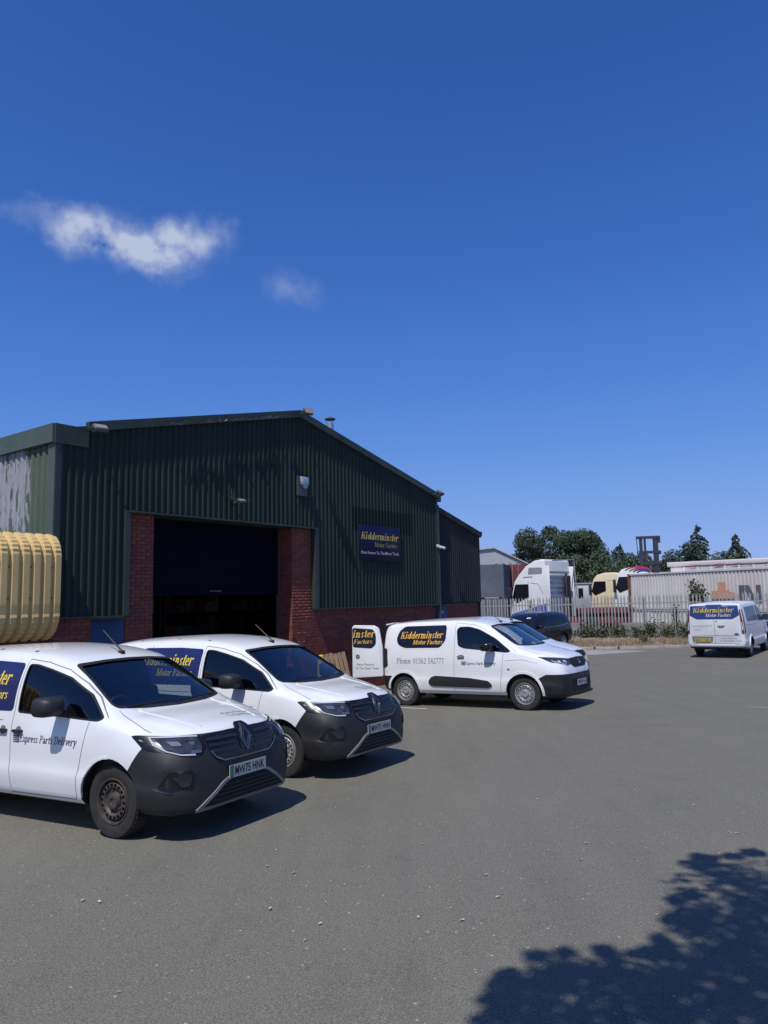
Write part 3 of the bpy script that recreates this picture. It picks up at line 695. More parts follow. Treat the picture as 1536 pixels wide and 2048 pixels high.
def make_combo(with_door=True):
    root = empty('delivery_van')
    T = [(-3.36,.40,.80,.95,.80,1.56,.66,1.62), (-3.31,.34,.88,1.0,.865,1.66,.70,1.735), (-3.15,.29,.912,1.05,.895,1.72,.72,1.80), (-2.4,.27,.925,1.08,.905,1.755,.72,1.835),
         (-1.6,.27,.925,1.08,.905,1.76,.72,1.845), (-1.1,.27,.925,1.08,.90,1.72,.705,1.80), (-.85,.27,.925,1.08,.895,1.66,.69,1.735), (-.5,.27,.925,1.08,.89,1.44,.735,1.535),
         (-.2,.27,.925,1.07,.89,1.255,.775,1.345), (-.05,.27,.925,1.06,.888,1.185,.785,1.25), (.1,.27,.922,1.04,.882,1.15,.755,1.205), (.35,.25,.912,.99,.86,1.10,.71,1.16), (.55,.24,.885,.94,.825,1.05,.645,1.115),
         (.68,.24,.845,.90,.775,1.01,.59,1.08), (.77,.25,.79,.85,.72,.965,.54,1.04), (.83,.26,.715,.79,.65,.90,.48,.965), (.87,.28,.60,.70,.54,.79,.40,.86), (.89,.31,.48,.60,.44,.68,.32,.76), (.897,.35,.38,.55,.34,.60,.25,.67)]
    v = Veh(root, T, void=(-3.26, -.10), nose=.95); AR = [(0, .335, .385), (-2.785, .335, .375)]
    win = roundpoly([(-1.43, 1.275), (-1.475, 1.60), (-1.42, 1.655), (-1.2, 1.655), (-.97, 1.595), (-.6, 1.405), (-.25, 1.145), (-.36, 1.135), (-1.30, 1.225)], .05)
    scr = roundpoly([(-.72, 1.27), (-.63, 1.655), (-.3, 1.685), (0, 1.692), (.3, 1.685), (.63, 1.655), (.72, 1.27), (.4, 1.255), (0, 1.25), (-.4, 1.255)], .04)
    def pred(c): return (c.x > .05 and c.z < .70 and c.z < .60 + .5*(c.x - .27)) or (c.x < -3.05 and c.z < .64)
    v.shell(AR, [win], (scr, -.92, .5), cuts=[((.27, 0, .60), Vector((-.5, 0, 1)).normalized()), ((0, 0, .70), (0, 0, 1)), ((-3.05, 0, 0), (1, 0, 0)), ((0, 0, .64), (0, 0, 1))], pred=pred, bumper='mattplastic')
    arch_liners(v, AR); arch_lips(v, AR, -5, 185, .05)
    for md in 'RL': v.patch('side_window', win, md, -.010, M['glass_side'], thick=0)
    v.patch('windscreen', scr, 'F', -.012, M['glass'], thick=0)
    v.patch('windscreen_seal', strip(scr + [scr[0]], .022), 'F', .0025, M['mattblack'], thick=.004, grid=.06)
    for md in 'RL': v.patch('window_seal', strip(win + [win[0]], .016), md, .0025, M['mattblack'], thick=.004, grid=.06)
    dec = roundpoly([(-2.98, 1.42), (-2.92, 1.60), (-2.78, 1.70), (-1.76, 1.705), (-1.73, 1.66), (-1.73, 1.40), (-1.87, 1.235), (-2.75, 1.235), (-2.92, 1.30)], .06)
    for md in 'RL':
        v.patch('window_recess', roundpoly([(-3.02, 1.42), (-2.95, 1.63), (-2.79, 1.735), (-1.72, 1.735), (-1.69, 1.66), (-1.69, 1.39), (-1.85, 1.20), (-2.77, 1.20), (-2.96, 1.28)], .06), md, .002, M['paint'], thick=.01)
        v.patch('window_film', dec, md, .005, M['vinyl_dark'], thick=.003)
        v.patch('side_moulding', roundpoly([(-2.17, .51), (-2.10, .62), (-2.0, .655), (-1.2, .62), (-.75, .565), (-.66, .47), (-.75, .425), (-2.08, .44)], .05), md, .016, M['plastic'], thick=.02)
        h = v.patch('door_handle', roundpoly([(-1.45, 1.065), (-1.28, 1.065), (-1.29, 1.03), (-1.44, 1.03)], .02), md, .03, M['seam'], thick=.028)
        v.patch('handle_cup', circle(-1.365, 1.05, .075, 14, .04), md, .004, M['seam'], h, thick=.004)
        sm = strip([(-1.515, 1.77), (-1.52, 1.2), (-1.545, .34)], .007) + strip([(-.41, 1.10), (-.43, .9), (-.49, .5), (-.50, .33)], .007) + strip([(-.50, .33), (-2.35, .34)], .006) + strip([(-1.5, 1.745), (-1.1, 1.70), (-.8, 1.58), (-.4, 1.33), (-.14, 1.15)], .007)
        v.patch('shut_line', sm, md, .0020, M['seam'], thick=0, grid=.04)
        v.patch('rear_lamp', roundpoly([(-3.335, .86), (-3.30, .80), (-3.20, .86), (-3.22, 1.22), (-3.30, 1.24)], .02), md, .01, M['plastic'], thick=.012)
        v.patch('wing_crease', strip([(-.38, .98), (.0, 1.0), (.3, .93)], .02), md, .006, M['paint'], thick=.01)
    v.patch('side_repeater', circle(-.30, .80, .028, 10, .018), 'R', .006, M['seam'], thick=.006)
    for sg in (-1, 1): v.patch('shut_line', strip([(-.12, sg*.76), (.1, sg*.76), (.34, sg*.77)], .006), 'Z', .0022, M['seam'], thick=0, grid=.03)
    v.text('lettering', place_text(serif('Kidderminster', .16, .065, .24), -2.88, 1.435, 1.06, .145), 'R', .0068, M['gold'])
    v.text('lettering', place_text(serif('Motor Factors', .16, .08, .26), -2.55, 1.31, .74, .095), 'R', .0068, M['gold'])
    v.text('lettering', place_text(serif('Phone: 01562 542777', .11, .065, 0), -2.96, .905, 1.19, .115), 'R', .0022, M['grey_ink'])
    express(v, -1.27, -.58, .885, .062)
    for sg in (-1, 1):
        hl = v.patch('headlight', roundpoly([(sg*.855, 1.035), (sg*.64, 1.01), (sg*.43, .985), (sg*.44, .875), (sg*.60, .86), (sg*.82, .93)], .02), 'F', .006, M['lens'], thick=.012)
        v.patch('light_guide', strip([(sg*.80, .955), (sg*.66, .895), (sg*.60, .87), (sg*.58, .95)], .014), 'F', .010, M['drl'], hl, thick=.004, grid=.05)
        v.patch('reflector', [circle(sg*.66, .95, .03, 10), circle(sg*.53, .915, .026, 10)], 'F', .010, M['chrome'], hl, thick=.003)
        v.patch('fog_recess', roundpoly([(sg*.76, .42), (sg*.60, .42), (sg*.60, .50), (sg*.76, .52)], .02), 'F', .006, M['black'], thick=.008)
    gr = v.patch('grille', roundpoly([(-.43, .985), (0, 1.0), (.43, .985), (.43, .875), (.30, .81), (-.30, .81), (-.43, .875)], .02), 'F', .006, M['mattblack'], thick=.008)
    v.patch('badge', [circle(0, .91, .055, 18)], 'F', .012, M['black'], gr, thick=.008)
    v.patch('badge_ring', strip(circle(0, .91, .050, 18) + [circle(0, .91, .050, 18)[0]], .007) + strip([(-.02, .85), (.015, .88), (-.015, .89), (.02, .92)], .007), 'F', .015, M['dimchrome'], gr, thick=.004, grid=.04)
    v.patch('lower_intake', roundpoly([(-.52, .60), (.52, .60), (.46, .36), (-.46, .36)], .04), 'F', .006, M['mattblack'], thick=.008)
    for z in (.40, .44, .58): v.patch('intake_slat', [(-.46, z - .007), (.46, z - .007), (.46, z + .007), (-.46, z + .007)], 'F', .013, M['plastic'], thick=.008)
    plate(v, .878, .51, 'BF24 LCJ', green=False)
    mirror(v, -.66, 1.25, .91, 1.15, 'black')
    cabin(v, -1.05, -.18, 1.20, .80, -.36, 1.50, bulk=(-1.56, 1.6))
    b = MB(); b.box((-.46, -.62, 1.19), (-.22, .05, 1.197)); b.build('paperwork', M['paper'], root)
    antenna(v, -.86, (-.22, .18))
    add_wheels(root, (0, -2.785), .77, .325, .212, 'steel', 14, key='c')
    # tail: dark patch for the load space, shut half and swung half of the rear doors
    v.patch('dark_load_patch', roundpoly([(.03, .62), (.74, .62), (.76, 1.2), (.66, 1.58), (.03, 1.60)], .06), 'B', .004, M['mattblack'], thick=.004)  # black sheet on the closed shell, painted dark of the load space
    if with_door:
        hz = Vector((-3.33, -.865, 0)); an = R(12); dx = Vector((-math.cos(an), -math.sin(an), 0)); dn = Vector((dx.y, -dx.x, 0))
        if dn.y > 0: dn = -dn
        def at(a, z, d): return tuple(hz + dx*a + dn*d + Vector((-.10*max(0, z - 1.25)*0, 0, z)))
        poly = roundpoly([(0.02, .62), (.745, .585), (.765, .62), (.745, 1.72), (.70, 1.765), (.20, 1.745), (.09, 1.68), (.02, 1.25)], .04)
        d = MB(); n = len(poly)
        d.add([at(a, z, .02) for a, z in poly] + [at(a, z, -.035) for a, z in poly], [tuple(range(n)), tuple(reversed(range(n, 2*n)))] + [(i, (i+1) % n, n + (i+1) % n, n + i) for i in range(n)])
        dm = d.mesh('rear_door'); door = newobj('rear_door', bevelled(dm, .010, 2, 50), root, M['paint'])
        tag(door, 'opened rear door carrying the right half of the printed name')
        def flat(name, polys, dd, m):
            t = MB()
            for i, q in enumerate(polys): t.add([at(a, z, dd + .0003*(i % 5)) for a, z in q], [tuple(range(len(q)))])
            return t.build(name, m, door, fix=False)
        fp = roundpoly([(.17, 1.32), (.16, 1.52), (.22, 1.66), (.70, 1.70), (.735, 1.68), (.735, 1.27), (.28, 1.235)], .05)
        flat('window_film', [fp], .0235, M['vinyl_dark'])
        def clipmap(tw, xr, y, w, h, lim):
            o = []
            for q in place_text(tw, 0, y, w, h):
                p = [(xr + (w - a), b) for a, b in q]
                if all(a < lim for a, _ in p): o.append(p)
            return o
        flat('lettering', clipmap(serif('inster', .17, .06, .26), .20, 1.485, .54, .165, .742), .026, M['gold'])
        flat('lettering', clipmap(serif('Factors', .14, .055, .26), .26, 1.345, .46, .095, .742), .026, M['gold'])
        flat('badge', [circle(.62, 1.06, .05, 16)], .025, M['grey_ink'])
        flat('badge_ring', strip(circle(.62, 1.06, .043, 16) + [circle(.62, 1.06, .043, 16)[0]], .012), .028, M['chrome'])
        for i, (ln, w, x) in enumerate((('Parts Factors', .42, .22), ('To The Motor Trade', .56, .12))):
            flat('lettering', [[(x + (w - a), b) for a, b in q] for q in place_text(sans(ln), 0, .86 - i*.085, w, .05)], .0235, M['grey_ink'])
        sp = MB(); sp.prism([(-3.38, 1.735), (-3.18, 1.775), (-3.18, 1.79), (-3.40, 1.765)], -.62, .62); sp.build('roof_spoiler', M['paint'], root)
    else: pass
    return root

def make_transit():
    root = empty('crew_van')
    T = [(-3.97,.46,.90,1.0,.90,1.76,.80,1.83), (-3.94,.40,.955,1.04,.95,1.85,.83,1.92), (-3.82,.33,.98,1.08,.972,1.89,.85,1.95), (-3.5,.30,.988,1.1,.978,1.90,.855,1.965), (-2,.30,.99,1.1,.98,1.915,.86,1.98), (-1.25,.30,.99,1.1,.975,1.90,.84,1.97),
         (-.9,.30,.99,1.1,.97,1.82,.82,1.90), (-.45,.30,.99,1.1,.965,1.56,.83,1.64), (-.1,.30,.985,1.1,.96,1.33,.84,1.42), (.15,.30,.98,1.08,.94,1.22,.80,1.30), (.45,.29,.96,1.0,.89,1.12,.72,1.20), (.72,.28,.88,.92,.80,1.03,.60,1.10), (.88,.28,.74,.82,.66,.92,.48,.98), (.96,.32,.54,.7,.5,.76,.36,.82), (.98,.36,.42,.6,.4,.65,.28,.7)]
    v = Veh(root, T); AR = [(0, .34, .40), (-2.933, .34, .39)]
    v.shell(AR, [], None, cuts=[((0, 0, .40), (0, 0, 1)), ((-3.6, 0, 0), (1, 0, 0)), ((.5, 0, 0), (1, 0, 0))], pred=lambda c: c.z < .40 and (c.x < -3.6 or c.x > .5), paint='paint_dirty', bumper='plastic')
    arch_liners(v, AR, .58, .93); arch_lips(v, AR, 0, 180, .07, 'paint_dirty', .02)
    add_wheels(root, (0, -2.933), .83, .335, .22, 'steel', 10, key='t', width=.215)
    film = roundpoly([(-.80, 1.86), (-.835, 1.52), (-.60, 1.385), (.60, 1.385), (.835, 1.52), (.80, 1.86), (.30, 1.865), (.24, 1.90), (-.24, 1.90), (-.30, 1.865)], .03)
    v.patch('window_film', film, 'B', .006, M['vinyl_far'], thick=.006)
    v.text('lettering', place_text(serif('Kidderminster', .17, .06, .26), -.72, 1.625, 1.36, .17), 'B', .008, M['yellow_ink'])
    v.text('lettering', place_text(serif('Motor Factors', .15, .06, .26), -.30, 1.47, .86, .115), 'B', .008, M['pale_ink'])
    sm = strip([(-.02, .52), (-.02, 1.385)], .012) + strip([(-.90, .78), (-.02, .80), (.90, .80)], .018) + strip([(-.88, .52), (.88, .52)], .012)
    v.patch('shut_line', sm, 'B', .0015, M['seam'], thick=0, grid=.1)
    v.text('lettering', place_text(serif('Phone: 01562 542777', .09, .05, 0), -.80, 1.10, .70, .075), 'B', .002, M['grey_ink'])
    v.text('lettering', place_text(sans('TDCi'), -.74, .985, .26, .045), 'B', .002, M['grey_ink'])
    v.text('lettering', place_text(sans('Parts Factors'), .20, .69, .50, .055), 'B', .002, M['grey_ink'])
    v.text('lettering', place_text(sans('To The Motor Trade'), .12, .60, .72, .055), 'B', .002, M['grey_ink'])
    h = v.patch('door_handle', roundpoly([(.08, 1.16), (.34, 1.16), (.24, 1.11), (.18, 1.11)], .02), 'B', .03, M['seam'], thick=.028)
    v.patch('lock', circle(.05, 1.31, .02, 10), 'B', .01, M['mattblack'], thick=.01)
    v.patch('badge', circle(.70, .86, .075, 16, .03), 'B', .012, M['bluegrey_ink'], thick=.012)
    v.patch('plate_recess', [(-.82, .765), (-.08, .765), (-.12, .56), (-.78, .56)], 'B', .002, M['seam'], thick=0)
    p = plate(v, -3.985, .645, 'BG17 VXL', back=True, m='plate_y', green=False); p.location = (-.01, .43, 0)
    for sg in (-1, 1):
        l = v.patch('rear_lamp', roundpoly([(sg*.945, .86), (sg*.87, .88), (sg*.86, 1.30), (sg*.83, 1.70), (sg*.86, 1.74), (sg*.925, 1.30)], .02), 'B', .012, M['redlens'], thick=.016)
        v.patch('lens', [roundpoly([(sg*.92, 1.0), (sg*.885, 1.0), (sg*.88, 1.28), (sg*.90, 1.28)], .01)], 'B', .016, M['drl'], l, thick=.004)
        v.patch('reflector', [(sg*.78, .455), (sg*.62, .455), (sg*.62, .49), (sg*.78, .49)], 'B', .008, M['redlens'], thick=.01)
    v.patch('bumper_step', strip([(-.86, .47), (.86, .47)], .03), 'B', .02, M['paint'], thick=.02)
    for md in 'RL':
        v.patch('lamp_side', roundpoly([(-3.93, .90), (-3.84, .88), (-3.80, 1.2), (-3.84, 1.72), (-3.90, 1.72)], .02), md, .008, M['redlens'], thick=.012)
        v.patch('side_window', roundpoly([(-3.45, 1.28), (-3.50, 1.78), (-1.75, 1.80), (-1.70, 1.26)], .06), md, .004, M['black'], thick=.004)
        v.patch('side_window', roundpoly([(-1.58, 1.25), (-1.60, 1.80), (-1.15, 1.79), (-.62, 1.55), (-.18, 1.24), (-.5, 1.17)], .05), md, .004, M['black'], thick=.004)
        v.patch('side_moulding', strip([(-2.45, .62), (-.5, .60)], .05), md, .015, M['paint_dirty'], thick=.02)
        v.patch('shut_line', strip([(-1.66, 1.88), (-1.66, .40)], .007) + strip([(-.42, 1.12), (-.5, .40)], .007) + strip([(-.5, .40), (-2.5, .40)], .007) + strip([(-1.8, 1.12), (-3.7, 1.16)], .012), md, .0020, M['seam'], thick=0, grid=.04)
    v.patch('windscreen', roundpoly([(-.74, 1.46), (-.66, 1.83), (.66, 1.83), (.74, 1.46), (0, 1.42)], .04), 'F', .004, M['black'], thick=.004)
    mirror(v, -.55, 1.33, .95, 1.5, 'plastic'); return root

def make_suv():
    root = empty('parked_car')
    T = [(-3.5,.45,.80,.88,.79,1.10,.68,1.16), (-3.44,.38,.87,.93,.85,1.30,.66,1.38), (-3.25,.3,.905,.97,.88,1.48,.64,1.56), (-2.6,.28,.92,.98,.89,1.52,.63,1.61), (-1.6,.28,.92,.98,.89,1.54,.63,1.64), (-1.0,.28,.92,.98,.89,1.48,.61,1.58),
         (-.6,.28,.92,.98,.88,1.32,.64,1.42), (-.1,.28,.92,.97,.88,1.06,.72,1.14), (.2,.28,.90,.92,.85,.99,.66,1.05), (.5,.28,.85,.84,.77,.91,.58,.97), (.7,.28,.76,.74,.66,.82,.46,.88), (.82,.30,.6,.62,.5,.67,.34,.74), (.85,.34,.45,.5,.4,.55,.26,.6)]
    v = Veh(root, T); AR = [(0, .34, .39), (-2.65, .34, .39)]
    v.shell(AR, [], None, paint='carblack'); arch_liners(v, AR, .58, .86)
    add_wheels(root, (0, -2.65), .76, .34, .225, 'steel', 10, key='s')
    for md in 'RL':
        v.patch('sill_cladding', [(-2.2, .30), (-.45, .30), (-.45, .45), (-2.2, .45)], md, .012, M['plastic'], thick=.014)
        v.patch('window_trim', strip([(-3.12, 1.09), (-2.6, 1.02), (-1.5, 1.0), (-.3, 1.01)], .018), md, .010, M['chrome'], thick=.010)
        v.patch('side_window', roundpoly([(-1.50, 1.03), (-1.50, 1.47), (-1.0, 1.42), (-.62, 1.26), (-.30, 1.04)], .05), md, .004, M['black'], thick=.004)
        v.patch('side_window', roundpoly([(-2.50, 1.05), (-2.46, 1.47), (-1.58, 1.48), (-1.58, 1.03)], .05), md, .004, M['black'], thick=.004)
        v.patch('quarter_window', roundpoly([(-3.10, 1.12), (-2.95, 1.38), (-2.56, 1.46), (-2.60, 1.06)], .05), md, .004, M['black'], thick=.004)
        v.patch('door_handle', [(-1.42, .93), (-1.28, .93), (-1.28, .905), (-1.42, .905)], md, .02, M['dimchrome'], thick=.02)
    v.patch('windscreen', roundpoly([(-.66, 1.15), (-.56, 1.47), (.56, 1.47), (.66, 1.15), (0, 1.12)], .04), 'F', .004, M['black'], thick=.004)
    v.patch('tax_card', [(.36, 1.38), (.52, 1.38), (.52, 1.42), (.36, 1.42)], 'F', .007, M['paper'], thick=.002)
    for sg in (-1, 1):
        v.patch('headlight', roundpoly([(sg*.80, .86), (sg*.50, .82), (sg*.52, .72), (sg*.74, .74)], .02), 'F', .006, M['lens'], thick=.01)
        b = MB(); pts = []
        for x in (-2.9, -2.6, -1.8, -1.1, -.95):
            l, n = v.hit('Z', x, sg*.58); pts.append(l + Vector((0, 0, .045 if -2.8 < x < -1.0 else 0)))
        b.tube(pts, .016, 6); b.build('roof_rail', M['chrome'], root, 60)
    v.patch('grille', roundpoly([(-.45, .76), (.45, .76), (.40, .60), (-.40, .60)], .03), 'F', .006, M['mattblack'], thick=.008)
    mirror(v, -.55, 1.05, .88, 1.1, 'black'); plate(v, .86, .48, 'KX67 OEP', green=False)
    return root

M['mattplastic'] = mat('black_bumper_plastic', (0.011, 0.011, 0.013), 0.55, var=0.15, vscale=6)
# ------------------------------------------------------------------ ground
def asphalt():
    m = bpy.data.materials.new('asphalt'); m.use_nodes = True; t = m.node_tree; b = t.nodes['Principled BSDF']; n = t.nodes.new; l = t.links.new
    co = n('ShaderNodeTexCoord').outputs['Object']
    def noise(sc, det, ro=.6):
        k = n('ShaderNodeTexNoise'); k.inputs['Scale'].default_value = sc; k.inputs['Detail'].default_value = det; k.inputs['Roughness'].default_value = ro; l(co, k.inputs['Vector']); return k.outputs['Fac']
    def ramp(src, stops):
        r = n('ShaderNodeValToRGB'); l(src, r.inputs[0]); e = r.color_ramp.elements
        while len(e) < len(stops): e.new(0.5)
        for i, (p, c) in enumerate(stops): e[i].position = p; e[i].color = (c, c, c, 1) if isinstance(c, float) else (*c, 1)
        return r.outputs[0]
    big = ramp(noise(.35, 7, .65), [(.30, (.155, .149, .121)), (.52, (.168, .161, .131)), (.75, (.181, .173, .140))])
    fine = ramp(noise(95, 3, .7), [(.28, .50), (.5, 1.0), (.72, 1.62)])
    vor = n('ShaderNodeTexVoronoi'); vor.inputs['Scale'].default_value = 120; l(co, vor.inputs['Vector'])
    stone = ramp(vor.outputs['Distance'], [(.0, 1.25), (.22, 1.05), (.6, .80)])
    chip = n('ShaderNodeTexVoronoi'); chip  .inputs['Scale'].default_value = 18; l(co, chip.inputs['Vector'])
    cw = n('ShaderNodeMath'); cw.operation = 'GREATER_THAN'; cw.inputs[1].default_value = .90
    sep = n('ShaderNodeSeparateColor'); l(chip.outputs['Color'], sep.inputs[0]); l(sep.outputs[0], cw.inputs[0])
    cd = n('ShaderNodeMath'); cd.operation = 'LESS_THAN'; cd.inputs[1].default_value = .16; l(chip.outputs['Distance'], cd.inputs[0])
    cm = n('ShaderNodeMath'); cm.operation = 'MULTIPLY'; l(cw.outputs[0], cm.inputs[0]); l(cd.outputs[0], cm.inputs[1])
    def mul(a, bb):
        k = n('ShaderNodeMix'); k.data_type = 'RGBA'; k.blend_type = 'MULTIPLY'; k.inputs['Factor'].default_value = 1; l(a, k.inputs['A']); l(bb, k.inputs['B']); return k.outputs['Result']
    stain = ramp(noise(1.3, 5, .7), [(.28, .90), (.45, 1.0), (.8, 1.03)])
    mp = n('ShaderNodeMapping'); mp.inputs['Rotation'].default_value = (0, 0, .62); mp.inputs['Scale'].default_value = (2.2, .16, 1); l(co, mp.inputs['Vector'])
    sw = n('ShaderNodeTexNoise'); sw.inputs['Scale'].default_value = 1.6; sw.inputs['Detail'].default_value = 5; l(mp.outputs[0], sw.inputs['Vector'])
    swr = ramp(sw.outputs['Fac'], [(.34, .95), (.50, 1.0), (.68, 1.045)])
    oil = n('ShaderNodeTexNoise'); oil.inputs['Scale'].default_value = .9; oil.inputs['Detail'].default_value = 3; l(co, oil.inputs['Vector'])
    oilr = ramp(oil.outputs['Fac'], [(.20, .80), (.28, 1.0), (.9, 1.0)])
    c = mul(mul(mul(mul(mul(big, fine), stone), stain), swr), oilr)
    mx = n('ShaderNodeMix'); mx.data_type = 'RGBA'; l(cm.outputs[0], mx.inputs['Factor']); l(c, mx.inputs['A']); mx.inputs['B'].default_value = (.34, .33, .30, 1)
    l(mx.outputs['Result'], b.inputs['Base Color']); b.inputs['Roughness'].default_value = .86; b.inputs['Specular IOR Level'].default_value = .35
    bp = n('ShaderNodeBump'); bp.inputs['Strength'].default_value = .55; bp.inputs['Distance'].default_value = .004; l(vor.outputs['Distance'], bp.inputs['Height']); l(bp.outputs[0], b.inputs['Normal'])
    return m
M['asphalt'] = asphalt()
gx = [-3000, -800, -200, -80, -40, -25] + [-20 + i for i in range(0, 51)] + [35, 45, 80, 200, 800, 3000]
gy = [-3000, -800, -200, -60, -25, -12] + [-8 + i for i in range(0, 46)] + [42, 50, 70, 120, 300, 1000, 4000]
b = MB()
b.v = [(x, y, ground_z(x, y)) for y in gy for x in gx]
b.f = [(j*len(gx) + i, j*len(gx) + i + 1, (j+1)*len(gx) + i + 1, (j+1)*len(gx) + i) for j in range(len(gy)-1) for i in range(len(gx)-1)]; b.mi = [0]*len(b.f)
tag(b.build('ground', M['asphalt'], None, 60, fix=False), kind='structure')

# ------------------------------------------------------------------ vehicles: placed
def park(root, x, y, yaw, label, cat='van', group=None):
    root.location = (x, y, ground_z(x, y)); root.rotation_mode = 'QUATERNION'; root.rotation_quaternion = ground_frame(x, y, yaw).to_quaternion()
    return tag(root, label, cat, group)
G1 = 'white delivery vans parked nose out in front of the warehouse'
park(make_kangoo('MW75 HNK', 'steel_dark'), -2.10, 7.77, R(-30), 'nearest white delivery van with dark bumper and plate MW75 HNK', group=G1)
park(make_kangoo('MW75 HNH', 'steel'), -.845, 10.16, R(-32.5), 'white delivery van with plate MW75 HNH, silver wheels, parked beside the nearest van', group=G1)
park(make_combo(), 3.195, 15.74, R(-33.65), 'white van with open rear door and phone number 01562 542777 on its side', group=G1)
p = Vector((3.195, 15.74, 0)) + U * 2.35 - N * .95
park(make_combo(False), p.x, p.y, R(-33.65), 'white van half hidden behind the van with the open rear door', group=G1)
tr = Vector((11.35, 26.0, 0)) + U * 3.85
tv = make_transit(); tv.scale = (.965, .965, .965)
park(tv, tr.x, tr.y, R(90) - WANG, 'white crew van seen from behind in front of the palisade fence')
park(make_suv(), 5.25, 31.3, R(-90) - WANG - .1, 'black car parked by the fence beyond the white vans', cat='car')

# ------------------------------------------------------------------ warehouse (local x runs along the gable, y into the building)
WX, WY = -6.009, 13.442
BROT = math.pi/2 - WANG
def clad_mat(name, c1, c2, rough=.65, peel=None, patch=None):
    m = mat(name, c1, rough, spec=.18, col2=c2, vscale=1.2, stretch=(1, 1, .35)); t = m.node_tree; n = t.nodes.new; l = t.links.new; b = t.nodes['Principled BSDF']
    co = n('ShaderNodeTexCoord').outputs['Object']; src = b.inputs['Base Color'].links[0].from_socket
    if peel:
        mp = n('ShaderNodeMapping'); mp.inputs['Scale'].default_value = (1, 7, .9); l(co, mp.inputs['Vector'])
        nz = n('ShaderNodeTexNoise'); nz.inputs['Scale'].default_value = 2.0; nz.inputs['Detail'].default_value = 9; nz.inputs['Roughness'].default_value = .72; l(mp.outputs[0], nz.inputs['Vector'])
        sp = n('ShaderNodeSeparateXYZ'); l(co, sp.inputs[0])
        # paint has flaked from a band of sheets back from the corner
        def mr(s_, a, b_, c, d):
            k = n('ShaderNodeMapRange'); l(s_, k.inputs['Value']); k.inputs['From Min'].default_value = a; k.inputs['From Max'].default_value = b_; k.inputs['To Min'].default_value = c; k.inputs['To Max'].default_value = d; return k.outputs[0]
        a = mr(sp.outputs['Y'], .55, 1.0, -.16, .06)
        zz = mr(sp.outputs['Z'], 3.0, 3.5, -.12, .0); z2 = mr(sp.outputs['Z'], 4.4, 4.75, 0, -.05)
        ad = n('ShaderNodeMath'); l(nz.outputs['Fac'], ad.inputs[0]); l(a, ad.inputs[1])
        a2 = n('ShaderNodeMath'); l(ad.outputs[0], a2.inputs[0]); l(zz, a2.inputs[1])
        a3 = n('ShaderNodeMath'); l(a2.outputs[0], a3.inputs[0]); l(z2, a3.inputs[1])
        th = mr(a3.outputs[0], .49, .53, 0, 1)
        mx = n('ShaderNodeMix'); mx.data_type = 'RGBA'; l(th, mx.inputs['Factor']); l(src, mx.inputs['A']); mx.inputs['B'].default_value = (*peel, 1); src = mx.outputs['Result']
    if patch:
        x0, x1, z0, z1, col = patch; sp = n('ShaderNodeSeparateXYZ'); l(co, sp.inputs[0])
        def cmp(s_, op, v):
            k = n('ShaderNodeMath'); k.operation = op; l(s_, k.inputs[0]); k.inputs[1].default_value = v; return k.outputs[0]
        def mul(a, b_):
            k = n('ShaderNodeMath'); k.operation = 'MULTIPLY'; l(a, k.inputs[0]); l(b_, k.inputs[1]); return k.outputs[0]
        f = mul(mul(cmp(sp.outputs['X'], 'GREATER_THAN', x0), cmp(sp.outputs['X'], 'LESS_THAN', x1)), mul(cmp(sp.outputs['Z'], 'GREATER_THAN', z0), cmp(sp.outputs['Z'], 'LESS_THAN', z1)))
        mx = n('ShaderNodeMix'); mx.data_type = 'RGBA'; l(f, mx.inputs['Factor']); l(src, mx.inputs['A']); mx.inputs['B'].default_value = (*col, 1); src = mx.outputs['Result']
    l(src, b.inputs['Base Color']); return m
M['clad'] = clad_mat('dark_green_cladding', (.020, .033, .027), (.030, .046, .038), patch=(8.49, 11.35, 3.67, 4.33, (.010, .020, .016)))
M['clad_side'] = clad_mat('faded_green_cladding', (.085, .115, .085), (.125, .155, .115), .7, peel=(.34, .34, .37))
M['clad_ext'] = clad_mat('charcoal_green_cladding', (.028, .030, .032), (.040, .043, .044))
M['flash'] = mat('green_flashing', (.032, .046, .038), .55, var=.2, vscale=2)
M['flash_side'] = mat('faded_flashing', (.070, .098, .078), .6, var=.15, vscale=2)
M['brick'] = mat('red_brick', (.19, .045, .032), .85, col2=(.27, .075, .05), vscale=5, bump=.3, bscale=60)
M['brick2'] = mat('dark_red_brick', (.14, .034, .028), .85, col2=(.22, .058, .042), vscale=6, bump=.3, bscale=60)
M['mortar'] = mat('mortar', (.17, .12, .10), .9, var=.2, vscale=8)
M['roofm'] = mat('roof_sheet', (.075, .08, .08), .6, var=.2, vscale=1)
M['shutter'] = mat('navy_shutter', (.0022, .0028, .013), .75, spec=.08, var=.2, vscale=3)
M['bluedoor'] = mat('blue_door_paint', (.022, .045, .11), .5, var=.1)
M['concrete'] = mat('concrete', (.30, .29, .27), .9, var=.2, vscale=3, bump=.2)
M['galv'] = mat('galvanised', (.42, .43, .44), .4, metal=.7, var=.15, vscale=6)
M['lampgrey'] = mat('lamp_housing', (.075, .072, .068), .6)
M['lampglass'] = mat('lamp_glass', (.26, .25, .22), .2)
M['yellow'] = mat('yellow_cladding', (.60, .42, .16), .6, col2=(.68, .49, .20), vscale=1.5)
M['ymark'] = mat('rusty_bolt', (.12, .07, .04), .8)
M['safety'] = mat('safety_yellow', (.60, .38, .03), .5, var=.15, vscale=5)
M['wood'] = mat('pale_timber', (.42, .29, .17), .8, var=.25, vscale=6, stretch=(1, 1, .2))
wh = tag(empty('warehouse', (WX, WY, 0), BROT), 'dark green corrugated warehouse with brick base and open roller shutter', 'warehouse')
GW, ZE, ZA, TA = 12.72, 5.0, 6.47, 6.36       # gable width, eave, apex, apex position
